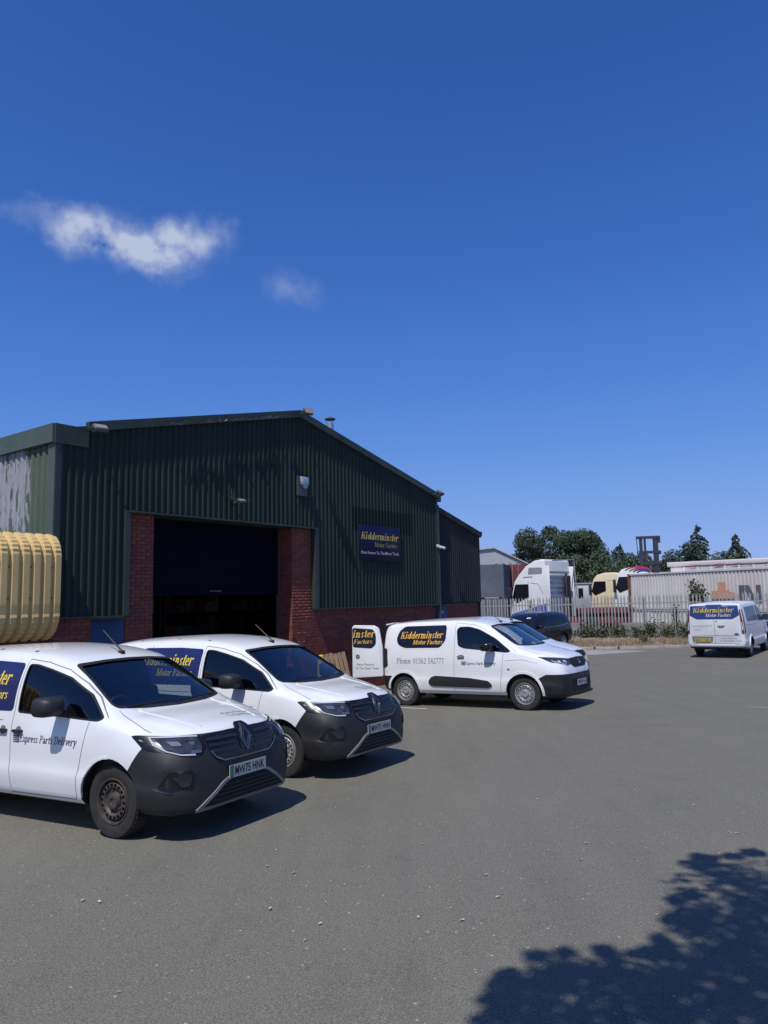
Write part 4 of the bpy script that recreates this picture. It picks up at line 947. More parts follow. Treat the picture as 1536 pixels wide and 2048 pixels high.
def roofz(t): return ZE + (ZA - ZE) * (1 - abs(t - TA) / TA)
def rib_profile(x0, x1, pitch, top, ft, h, phase=0):
    """(x,height) of a trapezoid-ribbed sheet"""
    pts = [(x0, 0.0)]; k = math.floor((x0 - phase) / pitch) - 1
    while phase + k * pitch < x1 + pitch:
        c = phase + k * pitch
        for dx, hh in ((-top/2 - ft, 0), (-top/2, h), (top/2, h), (top/2 + ft, 0)):
            x = c + dx
            if x0 + 1e-4 < x < x1 - 1e-4: pts.append((x, hh))
        k += 1
    pts.append((x1, 0.0)); return pts
def clad_sheets(parent, x0, x1, zlo, zhi, y, m, pitch=.15, per=7, name='cladding_sheet', conv=None, h=.036, top=.036, ft=.034):
    conv = conv or (lambda a, d, z: (a, y - d, z)); w = pitch * per; a = x0; i = 0
    while a < x1 - .02:
        e = min(x1, a + w)
        b = MB(); pr = rib_profile(a, e, pitch, top, ft, h, x0 + pitch/2); d0 = .0012 * (i % 2)
        if a < TA < e and conv is None: pass
        vs = []
        for x, d in pr: vs += [conv(x, d + d0, zlo), conv(x, d + d0, zhi(x))]
        b.add(vs, [(2*k, 2*k+2, 2*k+3, 2*k+1) for k in range(len(pr)-1)])
        b.build(name, m, parent, fix=False); a = e; i += 1
YC = -.09
zt = lambda t: roofz(t) + .02
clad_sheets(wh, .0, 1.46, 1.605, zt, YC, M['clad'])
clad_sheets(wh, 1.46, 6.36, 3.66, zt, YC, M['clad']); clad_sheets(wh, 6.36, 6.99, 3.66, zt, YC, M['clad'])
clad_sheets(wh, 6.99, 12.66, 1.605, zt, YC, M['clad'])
# trims
def boxpart(name, a, c, m, parent=wh, bev=0):
    b = MB(); b.box(a, c); me = b.mesh(name)
    if bev: bevelled(me, bev, 1)
    return newobj(name, me, parent, m)
boxpart('corner_flashing', (-.06, YC - .045, 1.60), (.05, .02, 5.0), M['flash'])
boxpart('corner_flashing', (12.64, YC - .045, 1.60), (12.75, .02, 4.98), M['flash'])
boxpart('jamb_flashing', (1.40, YC - .055, 1.60), (1.515, .0, 3.655), M['flash'])
boxpart('jamb_flashing', (6.925, YC - .055, 1.60), (7.06, .0, 3.645), M['flash'])
boxpart('drip_flashing', (1.42, YC - .07, 3.615), (6.99, .46, 3.652), M['flash'])
boxpart('drip_flashing', (-.05, YC - .05, 1.575), (1.50, .0, 1.603), M['flash'])
boxpart('drip_flashing', (6.93, YC - .05, 1.575), (12.74, .0, 1.603), M['flash'])
for sg, (xa, xb) in ((0, (.55, TA)), (1, (TA, 12.78))):
    b = MB(); poly = [(xa, roofz(xa) - .05), (xb, roofz(xb) - .05), (xb, roofz(xb) + .13), (xa, roofz(xa) + .13)]
    b.prism(poly, YC - .10, YC + .02); b.build('verge_flashing', M['flash'], wh)
b = MB(); b.box((-.10, YC - .08, 4.76), (.56, 1.0, 5.12)); b.build('gutter_box_end', M['flash'], wh)
b = MB(); b.box((-.13, YC - .02, 4.78), (-.0, 20.0, 5.125)); b.build('fascia', M['flash_side'], wh)
b = MB(); b.box((12.70, YC - .06, 4.86), (12.95, 20, 5.10)); b.build('gutter', M['flash'], wh)
# torn strip of flashing on the left verge
b = MB(); random.seed(3); vs = []; xs = [2.2 + i*.09 for i in range(40)]
for i, x in enumerate(xs):
    z = roofz(x) - .04 + random.uniform(-.02, .02); hgt = random.uniform(.02, .10) * (0.4 + .6*math.sin(i*.33)**2)
    vs += [(x, YC - .105 - random.uniform(0, .03), z), (x + random.uniform(-.05, .05), YC - .12 - random.uniform(0, .07), z + hgt)]
b.add(vs, [(2*i, 2*i+2, 2*i+3, 2*i+1) for i in range(len(xs)-1)]); b.build('torn_flashing', mat('torn_flashing', (.09, .10, .11), .45, var=.4, vscale=9), wh)
# roof, side walls, back
def quad(name, pts, m, parent=wh, kind=None, th=None):
    b = MB(); b.add(pts, [tuple(range(len(pts)))]); return b.build(name, m, parent, fix=False)
for xa, xb in ((0.03, TA), (TA, 12.72)):
    b = MB(); za, zb = roofz(xa) + .06, roofz(xb) + .06
    b.add([(xa, YC, za), (xb, YC, zb), (xb, 20, zb), (xa, 20, za), (xa, YC, za - .05), (xb, YC, zb - .05), (xb, 20, zb - .05), (xa, 20, za - .05)], [(0, 1, 2, 3), (7, 6, 5, 4), (0, 4, 5, 1), (3, 2, 6, 7), (1, 5, 6, 2), (0, 3, 7, 4)]); b.build('roof_slope', M['roofm'], wh)
# the side facing the sun
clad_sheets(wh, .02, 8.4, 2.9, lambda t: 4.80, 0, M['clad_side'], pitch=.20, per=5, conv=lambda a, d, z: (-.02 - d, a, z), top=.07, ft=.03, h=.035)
boxpart('corner_flashing', (-.075, YC - .03, 2.88), (-.01, .12, 4.79), M['flash_side'])
boxpart('side_wall', (-.0, .02, -1.2), (.12, 20, 4.98), M['brick2']); boxpart('side_wall', (12.55, .02, -1.2), (12.68, 20, 4.95), M['clad'])
boxpart('back_wall', (.12, 19.9, -1.2), (12.5, 20, 6.3), M['clad'])
# inner skins behind the cladding, with the door opening left clear
boxpart('wall_core', (.12, .02, -1.2), (2.150, .45, 1.60), M['mortar']); boxpart('wall_core', (6.222, .02, -1.2), (12.55, .45, 1.60), M['mortar'])
boxpart('wall_core', (1.53, .018, 1.602), (2.152, .45, 3.61), M['mortar']); boxpart('wall_core', (6.220, .018, 1.602), (6.92, .45, 3.61), M['mortar'])
boxpart('lining', (.12, -.03, 1.61), (1.45, .012, 4.95), M['trim']); boxpart('lining', (7.0, -.03, 1.61), (12.6, .012, 4.90), M['trim']); boxpart('lining', (1.5, -.03, 3.66), (7.0, .012, 4.95), M['trim'])
b = MB(); b.prism([(.1, 4.9), (12.6, 4.9), (TA, ZA - .06)], -.028, .01); b.build('lining', M['trim'], wh)
# bricks: pillars as single pieces, the low wall beside the door as one laid mass
random.seed(11)
BL, BH, JT = .215, .065, .010
bb = MB(); bb.box((0, 0, 0), (BL, .02, BH)); bm_full = bevelled(bb.mesh('brick'), .003, 1); bm_full.materials.append(M['brick'])
def brick_mesh(w, m):
    k = (round(w, 3), m)
    if k not in BRK:
        q = MB(); q.box((0, 0, 0), (w, .02, BH)); BRK[k] = bevelled(q.mesh('brick'), .003, 1); BRK[k].materials.append(M[m])
    return BRK[k]
BRK = {}
def courses(xa, xb, za, zb, place):
    z = za; r = 0
    while z + BH < zb:
        x = xa - (BL + JT)/2 * (r % 2)
        while x < xb - .02:
            x0, x1 = max(x, xa), min(x + BL, xb)
            if x1 - x0 > .03: place(x0, z, x1 - x0)
            x += BL + JT
        z += BH + JT; r += 1
def single(x, z, w):
    o = newobj('brick', brick_mesh(w, random.choice(('brick', 'brick', 'brick2'))), wh); o.location = (x, -.004 + random.uniform(-.002, .002), z)
NB = [0]
mass = MB()
def pick(x, z, w):
    if z > 1.30 and NB[0] < 292: single(x, z, w); NB[0] += 1
    else:
        d = random.uniform(-.002, .002); mass.box((x, -.004 + d, z), (x + w, .014, z + BH), random.choice((0, 0, 1)))
courses(1.53, 2.16, -.9, 3.60, pick); courses(6.215, 6.92, -.9, 3.60, pick)
def massb(x, z, w): d = random.uniform(-.002, .002); mass.box((x, -.003 + d, z), (x + w, .014, z + BH), random.choice((0, 1, 1)))
courses(.05, .80, -.9, 1.57, massb); courses(6.93, 12.66, -.9, 1.57, massb)
# door reveals: bricks turned into the opening
for xr, sg in ((2.158, 1), (6.217, -1)):
    z = -.9; r = 0
    while z < 3.58:
        y = .012 - (.11 if r % 2 else 0)
        while y < .44:
            y0, y1 = max(y, .014), min(y + BL, .45)
            if y1 - y0 > .03: mass.box((xr - .006, y0, z), (xr + .006, y1, z + BH), random.choice((0, 0, 1)))
            y += BL + JT
        z += BH + JT; r += 1
o = mass.build('brickwork', None, wh, mats=[M['brick'], M['brick2']], fix=False); tag(o, kind='stuff')
# shutter
sl = MB(); sl.prism([(.0, .0), (-.012, .012), (-.014, .035), (-.010, .062), (0, .074)], 2.17, 6.205, conv=lambda a, c, d: (d, a, c)); slm = sl.mesh('shutter_slat', 40); slm.materials.append(M['shutter'])
z = 2.06
while z < 3.60: o = newobj('shutter_slat', slm, wh); o.location = (0, .47, z); z += .075
boxpart('bottom_rail', (2.17, .45, 1.975), (6.205, .49, 2.058), M['shutter']); boxpart('shutter_handle', (4.0, .43, 2.05), (4.35, .45, 2.08), M['lampgrey'])
for x in (2.155, 6.18): boxpart('guide_rail', (x, .44, -1.0), (x + .04, .52, 3.62), M['lampgrey'])
# doors
d1 = boxpart('side_door', (.80, -.012, -.75), (1.505, .016, 1.53), M['bluedoor'], bev=.006); boxpart('door_handle', (1.40, -.05, .35), (1.45, -.014, .50), M['galv'], d1)
# lean-to at the right
ZX = lambda t: 4.62 - (t - 12.8) * (4.62 - 3.93) / 2.8
clad_sheets(wh, 12.80, 15.60, 1.62, ZX, YC + .10, M['clad_ext'], pitch=.13, h=.03)
b = MB(); b.prism([(12.76, ZX(12.76) - .06), (15.64, ZX(15.64) - .06), (15.64, ZX(15.64) + .12), (12.76, ZX(12.76) + .12)], YC + .02, YC + .13); b.build('verge_flashing', M['clad_ext'], wh)
b = MB(); b.prism([(12.72, ZX(12.72) + .02), (15.64, ZX(15.64) + .02), (15.64, ZX(15.64) + .07), (12.72, ZX(12.72) + .07)], YC + .1, 20); b.build('roof_slope', M['roofm'], wh)
boxpart('side_wall', (15.54, .03, -1.2), (15.60, 20, 3.9), M['clad_ext']); boxpart('gutter', (15.56, YC + .03, 3.92), (15.72, 20, 4.06), M['clad_ext'])
boxpart('wall_core', (12.69, .10, -1.2), (15.53, .34, 1.60), M['mortar']); boxpart('lining', (12.72, .045, 1.63), (15.53, .09, 3.9), M['trim'])
mass = MB(); courses(12.70, 12.83, -1.0, 1.60, lambda x, z, w: mass.box((x, .075, z), (x + w, .098, z + BH), random.choice((0, 1)))); courses(13.46, 15.55, -1.0, 1.60, lambda x, z, w: mass.box((x, .075 + random.uniform(-.002, .002), z), (x + w, .098, z + BH), random.choice((0, 1, 1))))
o = mass.build('brickwork', None, wh, mats=[M['brick'], M['brick2']], fix=False); tag(o, kind='stuff')
d2 = boxpart('side_door', (12.85, .06, -.95), (13.44, .098, 1.54), M['bluedoor'], bev=.006); boxpart('door_plate', (13.05, .052, 1.30), (13.22, .059, 1.38), M['galv'], d2)
b = MB(); b.tube([(12.78, YC - .02, 4.75), (12.78, YC - .02, 1.0), (12.78, YC - .02, -.9)], .05, 8); b.build('downpipe', M['flash'], wh, 60)
# floor and racking inside
boxpart('inner_floor', (.2, .5, -.62), (12.5, 19.8, -.50), M['concrete'])
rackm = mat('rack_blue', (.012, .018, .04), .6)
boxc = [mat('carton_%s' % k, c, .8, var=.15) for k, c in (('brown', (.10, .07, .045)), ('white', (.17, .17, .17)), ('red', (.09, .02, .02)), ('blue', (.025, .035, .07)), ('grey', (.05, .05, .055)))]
def tolocal(o): o.location = Matrix.Translation((WX, WY, 0)) @ Matrix.Rotation(BROT, 4, 'Z') @ Vector(o.location); o.rotation_euler = (0, 0, BROT); return o
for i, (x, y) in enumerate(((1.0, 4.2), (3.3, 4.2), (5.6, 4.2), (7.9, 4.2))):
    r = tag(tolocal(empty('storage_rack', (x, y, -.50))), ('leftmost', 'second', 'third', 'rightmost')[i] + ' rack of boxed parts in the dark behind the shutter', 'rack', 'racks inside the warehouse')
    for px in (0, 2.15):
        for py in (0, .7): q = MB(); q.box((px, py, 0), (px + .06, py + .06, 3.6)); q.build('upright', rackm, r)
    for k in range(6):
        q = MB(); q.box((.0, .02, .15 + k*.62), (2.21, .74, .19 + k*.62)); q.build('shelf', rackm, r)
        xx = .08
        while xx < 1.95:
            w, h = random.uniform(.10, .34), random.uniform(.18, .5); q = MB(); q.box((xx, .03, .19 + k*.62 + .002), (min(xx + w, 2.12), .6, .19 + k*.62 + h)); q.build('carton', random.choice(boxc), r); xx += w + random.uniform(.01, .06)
# white fixings on the right pillar
for i in range(3):
    for j in range(2):
        q = MB(); q.lathe([(.012, -.012), (.012, -.022), (0, -.022)], 8); o = q.build('wall_fixing', M['plate_w'], wh); o.location = (6.43 + j*.19, 0, 1.02 - i*.22)

# ------------------------------------------------------------------ yellow-clad annexe on the left
an = tag(empty('annexe', (WX, WY, 0), BROT), 'annexe with pale yellow curved corrugated cladding left of the warehouse', 'annexe')
def prof_y(k, h):
    """outline of the curved band, k in 0..1, pushed out by h"""
    pass
band = []
for a in range(0, 91, 6): band.append((.02 - .34*math.sin(R(a)), 2.70 + .34*math.cos(R(a)), math.sin(R(a)), math.cos(R(a)), a % 12 == 0))
for z in (2.4, 2.1, 1.85): band.append((-.32, z, 1, 0, False))
for a in range(0, 91, 6): band.append((-.32 + .42*(1 - math.cos(R(a))), 1.68 - .42*math.sin(R(a)), math.cos(R(a)), -math.sin(R(a)), a % 12 == 0))
xe = -.02; i = 0; pitch = .19
while xe > -8:
    x0 = xe - pitch*4
    b = MB(); pr = rib_profile(x0, xe, pitch, .100, .030, .060, -.02 - pitch*.36); vs = []; m_ = len(band)
    for x, d in pr:
        for (y, z, ny, nz, cr) in band:
            e = d + (-.013 if cr and d > .02 else 0)
            vs.append((x, y - ny*e, z + nz*e))
    b.add(vs, [(q*m_ + k, (q+1)*m_ + k, (q+1)*m_ + k + 1, q*m_ + k + 1) for q in range(len(pr)-1) for k in range(m_-1)])
    b.build('cladding_sheet', M['yellow'], an, fix=False)
    for zz in (2.48, 1.95):
        for q in range(2): o = MB(); o.lathe([(.014, 0), (.014, -.010), (0, -.012)], 6); k = o.build('bolt', M['ymark'], an); k.location = (xe - pitch*(2*q + .8), -.322, zz)
    xe = x0; i += 1
for k, (a, c) in enumerate((((-8.2, .10, -1.2), (-.03, .25, 1.5)), )): boxpart('wall', a, c, M['brick2'], an)
boxpart('flat_roof', (-8.2, .0, 2.96), (-.03, 7.0, 3.02), M['roofm'], an)
boxpart('soffit', (-8.2, .02, 1.20), (-.03, .3, 1.26), M['flash'], an)

# ------------------------------------------------------------------ things fixed to the warehouse
def floodlight(t, z, label, scale=1.0, yaw=0, lean=35, yy=-.36):
    o = tag(tolocal(empty('floodlight', (t, YC + yy, z))), label, 'floodlight', 'floodlights on the gable')
    mt = Matrix.Rotation(R(yaw), 4, 'Z') @ Matrix.Rotation(R(-lean), 4, 'X') @ Matrix.Scale(scale, 4)
    b = MB(); b.box((-.16, -.05, -.11), (.16, .05, .11), mtx=mt); me = bevelled(b.mesh('housing'), .015, 1); newobj('housing', me, o, M['lampgrey'])
    b = MB(); b.box((-.13, -.056, -.085), (.13, -.049, .085), mtx=mt); b.build('lens', M['lampglass'], o)
    b = MB()
    for k in range(6): b.box((-.14 + k*.05, .05, -.09), (-.13 + k*.05, .085, .09), mtx=mt)
    b.build('cooling_fin', M['lampgrey'], o)
    b = MB(); b.tube([(-.17*scale, 0, 0), (-.17*scale, .10, .0), (.17*scale, .10, 0), (.17*scale, 0, 0)], .012, 6); b.tube([(0, .10, 0), (0, .37, -.04)], .016, 6); b.build('bracket', M['lampgrey'], o); return o
floodlight(.62, 5.10, 'grey floodlight at the left end of the gable roofline', .85, yaw=-10, lean=55)
floodlight(6.36, 6.52, 'floodlight at the peak of the gable', .8, yaw=-15, lean=20)
floodlight(12.45, 5.08, 'floodlight at the right end of the gable roofline', .85, yaw=10, lean=50)
f = floodlight(4.20, 4.06, 'small floodlight on a bracket above the roller shutter', .6, lean=60, yy=-.30)
b = MB(); b.tube([(-.3, .05, .05), (.3, .05, .05)], .008, 5); b.tube([(-.20, .1, .02), (-.21, .1, .26)], .008, 5); b.build('bracket_rod', M['lampgrey'], f)
ab = tag(tolocal(empty('alarm_box', (6.47, YC - .04, 4.74))), 'pale blue alarm siren box on a grey backplate near the peak', 'alarm box')
b = MB(); b.box((-.19, -.02, -.32), (.17, .02, .18)); b.build('backplate', M['lampgrey'], ab)
b = MB(); b.prism([(-.13, .16), (.15, .15), (.15, .0), (.09, -.12), (.0, -.14), (-.10, -.04)], -.10, -.022); newobj('cover', bevelled(b.mesh('cover'), .02, 2), ab, mat('siren_cover', (.30, .38, .46), .35, var=.3, vscale=14))
sg_ = tag(tolocal(empty('shop_sign', (8.70, YC - .05, 2.86))), 'navy sign board with yellow serif lettering on the gable cladding', 'sign')
b = MB(); b.box((0, -.02, 0), (1.93, .0, 1.0)); newobj('board', bevelled(b.mesh('board'), .004, 1), sg_, M['signblue'] if 'signblue' in M else mat('sign_navy', (.006, .008, .042), .5, spec=.2))
for a in (.3, .9, 1.6): b = MB(); b.box((a, 0, .1), (a + .04, .05, .9)); b.build('batten', M['lampgrey'], sg_)
def flat_text(name, polys, m, parent, y=-.0225):
    b = MB()
    for i, q in enumerate(polys): b.add([(a, y - .0003*(i % 5), c) for a, c in q], [tuple(range(len(q)))])
    return b.build(name, m, parent, fix=False)
flat_text('lettering', place_text(serif('Kidderminster', .17, .06, .26), .06, .60, 1.74, .20), M['yellow_ink'], sg_)
flat_text('lettering', place_text(serif('Motor Factors', .14, .055, .26), .66, .40, 1.08, .13), mat('dull_gold', (.42, .33, .12), .5), sg_)
flat_text('lettering', place_text(sans('Parts Factors To The Motor Trade', .012), .07, .19, 1.76, .085), M['pale_ink'], sg_)
cc = tag(tolocal(empty('security_camera', (12.68, YC - .12, 3.40))), 'small white security camera at the corner of the gable', 'camera')
b = MB(); b.tube([(0, .05, 0), (0, -.05, -.02), (.02, -.2, -.06)], [.05, .05, .045], 10); b.build('housing', M['plate_w'], cc, 50)
b = MB(); b.tube([(0, .10, .02), (0, .0, .02)], .06, 10); b.build('mount', M['plate_w'], cc, 50)
fl = tag(tolocal(empty('flue', (8.88, 1.0, 5.72))), 'steel flue with a cowl rising behind the right roof slope', 'flue')
b = MB(); b.lathe([(.09, -.3), (.09, .98), (.105, .98), (.105, 1.16), (.085, 1.16)], 18, 'z'); b.build('pipe', M['galv'], fl, 40)
b = MB(); b.lathe([(.155, 1.31), (.16, 1.29), (.15, 1.275), (.05, 1.36), (0, 1.37)], 18, 'z'); b.build('cowl', M['lampgrey'], fl, 40)
b = MB()
for k in range(3): a = 2.1*k; b.tube([(.09*math.cos(a), .09*math.sin(a), 1.14), (.12*math.cos(a), .12*math.sin(a), 1.29)], .008, 5)
b.build('cowl_strut', M['galv'], fl)
bo = tag(tolocal(empty('bollard', (6.78, -.42, 0))), 'yellow bollard beside the right brick pillar', 'bollard')
bz = ground_z(bo.location.x, bo.location.y); bo.location.z = bz
b = MB(); b.lathe([(.085, 0), (.085, .98), (.075, 1.03), (.03, 1.055), (0, 1.06)], 18, 'z'); b.build('post', M['safety'], bo, 40)
b = MB(); b.lathe([(.087, .80), (.087, .82)], 18, 'z'); b.build('scuffed_band', M['ymark'], bo)
pa = tag(tolocal(empty('timber_pallet', (7.0, -.50, 0))), 'pale timber pallet leaning on the brick wall', 'pallet'); pa.location.z = ground_z(pa.location.x, pa.location.y)
mt = Matrix.Rotation(R(-16), 4, 'X')
for k in range(6): b = MB(); b.box((.0 + k*.165, -.02, 0), (.115 + k*.165, 0, 1.06 + .012*(k % 3)), mtx=mt); b.build('slat', M['wood'], pa)
for z in (.08, .5, .92): b = MB(); b.box((.0, .001, z), (.94, .08, z + .09), mtx=mt); b.build('bearer', M['wood'], pa)

# ------------------------------------------------------------------ verge, kerb, fence
def P(px, py, D):
    d = pix(px, py); return Vector((0, 0, CAMZ)) + d * (D / d.y)
M['verge'] = mat('dry_verge', (.19, .14, .11), .95, col2=(.32, .26, .21), vscale=2.2, bump=.6, bscale=14)
M['drygrass'] = mat('dry_grass', (.20, .155, .085), .9, col2=(.32, .26, .15), vscale=4)
M['weed'] = mat('weed_leaf', (.055, .070, .035), .7, col2=(.12, .12, .07), vscale=5)
M['leaf'] = mat('hazy_tree_leaf', (.042, .070, .042), .7, col2=(.078, .112, .062), vscale=.8)  # lightened: distance haze is put into the leaf colour
M['conifer'] = mat('hazy_conifer_needles', (.044, .068, .052), .8, col2=(.080, .106, .074), vscale=.8)  # needles lightened too, haze mixed into their colour
M['leaf_pale'] = mat('pale_tree_leaf', (.05, .075, .035), .7, col2=(.085, .11, .055), vscale=1)  # yellower leaf green
M['bark'] = mat('bark', (.075, .055, .04), .9, var=.3, vscale=5, bump=.5, bscale=20)
M['fence'] = mat('galvanised_pale', (.33, .335, .32), .6, metal=.2, var=.22, vscale=2.5)
M['kerb'] = mat('kerb_concrete', (.30, .275, .25), .9, var=.15, vscale=3)
FA, FB = Vector((4.6, 39.4, 0)), Vector((17.9, 31.9, 0))
fd = (FB - FA).normalized(); fn = Vector((fd.y, -fd.x, 0)); FL = (FB - FA).length
def fence_base(s): return -.30 + .12 * s / FL
# bank between kerb and fence
def kerb_y(x): return 31.25 + (.0 if x > 10 else (10 - x) * .33)
b = MB(); xs = [5.5 + i*.5 for i in range(60)]; rows = 7; random.seed(5)
for x in xs:
    y0 = kerb_y(x) + .16; s = max(-3, (x - FA.x) / fd.x); yf = FA.y + fd.y * s; yf = max(yf, y0 + .35)
    g0 = ground_z(x, y0) + .10; zf = fence_base(s)
    for k in range(rows):
        t = k / (rows - 2); y = y0 + (yf - y0) * t
        z = g0 + (zf - g0) * min(1, t)**.8 + (random.uniform(-.03, .03) if k else 0)
        if k == rows - 1: z = ground_z(x, y) - .05; y += .8
        b.v.append((x, y, z))
b.f = [(i*rows + k, (i+1)*rows + k, (i+1)*rows + k + 1, i*rows + k + 1) for i in range(len(xs)-1) for k in range(rows-1)]; b.mi = [0]*len(b.f)
vg = b.build('verge', M['verge'], None, 70, fix=False); tag(vg, kind='structure'); vbvh = BVHTree.FromPolygons([Vector(p) for p in b.v], b.f)
kb = tag(empty('kerb', (10, 31.2, 0)), 'concrete kerb along the foot of the dry verge', 'kerb'); kb['kind'] = 'structure'
km = MB(); km.box((0, -.06, -.15), (.905, .09, .11)); kmm = bevelled(km.mesh('kerb_stone'), .018, 2); kmm.materials.append(M['kerb'])
for i in range(28):
    x = 6.0 + i * .915; y = kerb_y(x); o = newobj('kerb_stone', kmm, kb); o.location = (x - 10, y - 31.2, ground_z(x, y)); o.rotation_euler = (0, 0, math.atan2(kerb_y(x + .5) - kerb_y(x), .5))
# palisade fence: each pale a piece of its own
fe = tag(empty('palisade_fence', (FA.x, FA.y, 0), math.atan2(fd.y, fd.x)), 'galvanised palisade fence along the back of the yard', 'fence')
pm = MB(); w = .034
prof = [(-w, .0), (-.018, -.018), (.018, -.018), (w, 0)]
vs = []
for z, k in ((0, 1), (1.78, 1), (1.86, 1.25), (1.94, .75), (2.02, .05)):
    for a, d in prof: vs.append((a*k, d, z))
pm.add(vs, [(r*4 + i, r*4 + i + 1, (r+1)*4 + i + 1, (r+1)*4 + i) for r in range(4) for i in range(3)])
pmm = pm.mesh('pale', fix=False); pmm.materials.append(M['fence'])
n = int(FL / .158); random.seed(8)
for i in range(n + 1):
    s = i * .158
    if random.random() < .015: continue
    o = newobj('pale', pmm, fe); o.location = (s, -.03 + random.uniform(-.008, .008), fence_base(s) - .05 + random.uniform(-.012, .012)); o.rotation_euler = (random.uniform(-.012, .012), random.uniform(-.014, .014), 0)
for zz in (.35, 1.55):
    b = MB(); b.box((0, 0, 0), (FL, .045, .05)); o = b.build('rail', M['fence'], fe); o.location = (0, -.004, fence_base(0) + zz); o.rotation_euler = (0, -math.atan2(.12, FL), 0)
for k in range(6):
    s = .3 + k * 2.75; b = MB(); b.box((s - .04, .05, -.8), (s + .04, .13, fence_base(s) + 1.82)); b.build('post', M['fence'], fe)

# ------------------------------------------------------------------ lorry yard behind the fence
M['cwhite'] = mat('white_lorry_paint', (.72, .72, .70), .45, var=.06, vscale=1.5)
M['ccream'] = mat('cream_lorry_paint', (.70, .58, .38), .45, var=.08, vscale=1.5)
M['cblue'] = mat('blue_lorry_paint', (.05, .10, .36), .4, var=.1)
M['cgrey'] = mat('lorry_grey', (.26, .27, .28), .5, var=.2, vscale=4)
M['cred'] = mat('chassis_red', (.17, .035, .04), .6, var=.2, vscale=3)
M['bgrey'] = mat('blue_grey_steel', (.10, .115, .145), .6, var=.2, vscale=1)
M['oxide'] = mat('red_oxide_steel', (.20, .035, .03), .6, var=.25, vscale=1.5)
M['ctn'] = mat('weathered_pale_steel', (.54, .47, .44), .6, col2=(.60, .60, .56), vscale=.7, stretch=(1, 1, .5))
M['rust'] = mat('rust', (.18, .08, .05), .8, var=.3, vscale=6)
M['orange'] = mat('faded_orange', (.58, .30, .18), .6, var=.1)
M['mast'] = mat('mast_grey', (.030, .034, .050), .6, var=.2)
M['swred'] = mat('red_stripe', (.45, .03, .05), .4); M['swblue'] = mat('blue_stripe', (.03, .06, .30), .4); M['swgreen'] = mat('green_scrawl', (.05, .25, .08), .5)
def side_panel(name, poly, y, m, parent, th=.012):
    b = MB(); b.prism(poly, y - th/2, y + th/2); return b.build(name, m, parent)
def lorry(px, py, D, yaw, label, paint, high=True, k=1.0, group='lorry cabs behind the fence'):
    p = P(px, py, D); r = tag(empty('lorry_cab', (p.x, p.y, ground_z(p.x, p.y)), yaw), label, 'lorry', group); r.scale = (k, k, k)
    H = 3.95 if high else 3.3
    b = MB()
    prof = [(1.08, .45), (1.14, 1.2), (1.10, 1.95), (.86, 2.85), (.62, 3.15)] + ([(.15, 3.62), (-.35, 3.88), (-.85, 3.95), (-.98, 3.9)] if high else [(.1, 3.28), (-.5, 3.3), (-.98, 3.22)]) + [(-1.05, 2.4), (-1.02, .95), (-.62, .95), (-.55, .62), (.45, .45)]
    b.prism(prof, -1.24, 1.24); newobj('cab', bevelled(b.mesh('cab'), .07, 3, 25), r, paint)
    for sg in (-1, 1):
        y = sg * 1.245
        dw = side_panel('door_window', roundpoly([(1.00, 2.02), (.80, 2.70), (.02, 2.70), (.02, 2.02), (.30, 1.92), (.78, 1.72)], .05), y, M['black'], r)
        side_panel('door_seam', [(.0, .9), (.012, .9), (.012, 2.85), (.0, 2.85)], y, M['seam'], r)
        side_panel('locker_seam', [(-.1, 1.5), (-.86, 1.5), (-.86, 1.512), (-.1, 1.512)], y, M['seam'], r)
        side_panel('locker_seam', [(-.12, 2.75), (-.55, 2.70), (-.84, 2.2), (-.85, 2.2), (-.56, 2.712), (-.12, 2.762)], y, M['seam'], r)
        if high: side_panel('roof_window', roundpoly([(.02, 3.20), (-.82, 3.22), (-.82, 3.52), (-.05, 3.55)], .05), y, M['cgrey'], r)
        b = MB(); b.box((-.98, sg*1.19, 1.0), (-1.24, sg*1.243, H - .35 if high else 2.9)); newobj('air_deflector', bevelled(b.mesh('air_deflector'), .02, 2), r, paint)
        b = MB(); b.box((.98, sg*1.27, 1.75), (1.14, sg*1.50, 2.55)); newobj('mirror', bevelled(b.mesh('mirror'), .04, 2), r, M['plastic'])
        for x in (.35, -3.2): 
            b = MB(); b.lathe([(.27, -.15), (.48, -.16), (.52, -.1), (.52, .1), (.48, .16), (.27, .15), (.2, .02), (0, .02)], 24); o = b.build('wheel', M['tyre'], r, 40); o.location = (x, sg*1.08, .52)
    b = MB(); b.prism(roundpoly([(-1.02, 1.98), (-.96, 2.86), (.96, 2.86), (1.02, 1.98)], .06), 0, .01, conv=lambda a, c, d: (1.12 - (c - 1.95)*.27 + d, a, c)); b.build('windscreen', M['black'], r)
    for i in range(9): b = MB(); b.box((-1.10, -1.0, 1.15 + i*.26), (-1.05, 1.0, 1.15 + i*.26 + .10)); b.build('rear_rib', M['cgrey'], r)
    b = MB(); b.box((-1.30, -.75, .9), (-1.12, -.45, 3.1)); b.tube([(-1.3, -.3, .9), (-1.3, -.3, 2.8), (-1.2, -.5, 3.2)], .06, 8); newobj('air_intake', b.mesh('air_intake', 40), r, M['plastic'])
    b = MB()
    for y in (-.42, .42): b.box((-4.6, y - .05, .72), (-.4, y + .05, .98))
    for x in (-4.5, -3.2, -2.0): b.box((x, -.37, .75), (x + .12, .37, .95))
    b.build('chassis', M['cred'], r); return r
l1 = lorry(1084, 1200, 42.5, R(137), 'tall white lorry cab with blue lower side behind the fence', M['cwhite'], True, 1.08)
for sg in (-1, 1):
    side_panel('blue_panel', [(1.12, .62), (1.13, 1.15), (-1.02, 1.72), (-1.02, .97), (.45, .55)], sg*1.252, M['cblue'], l1)
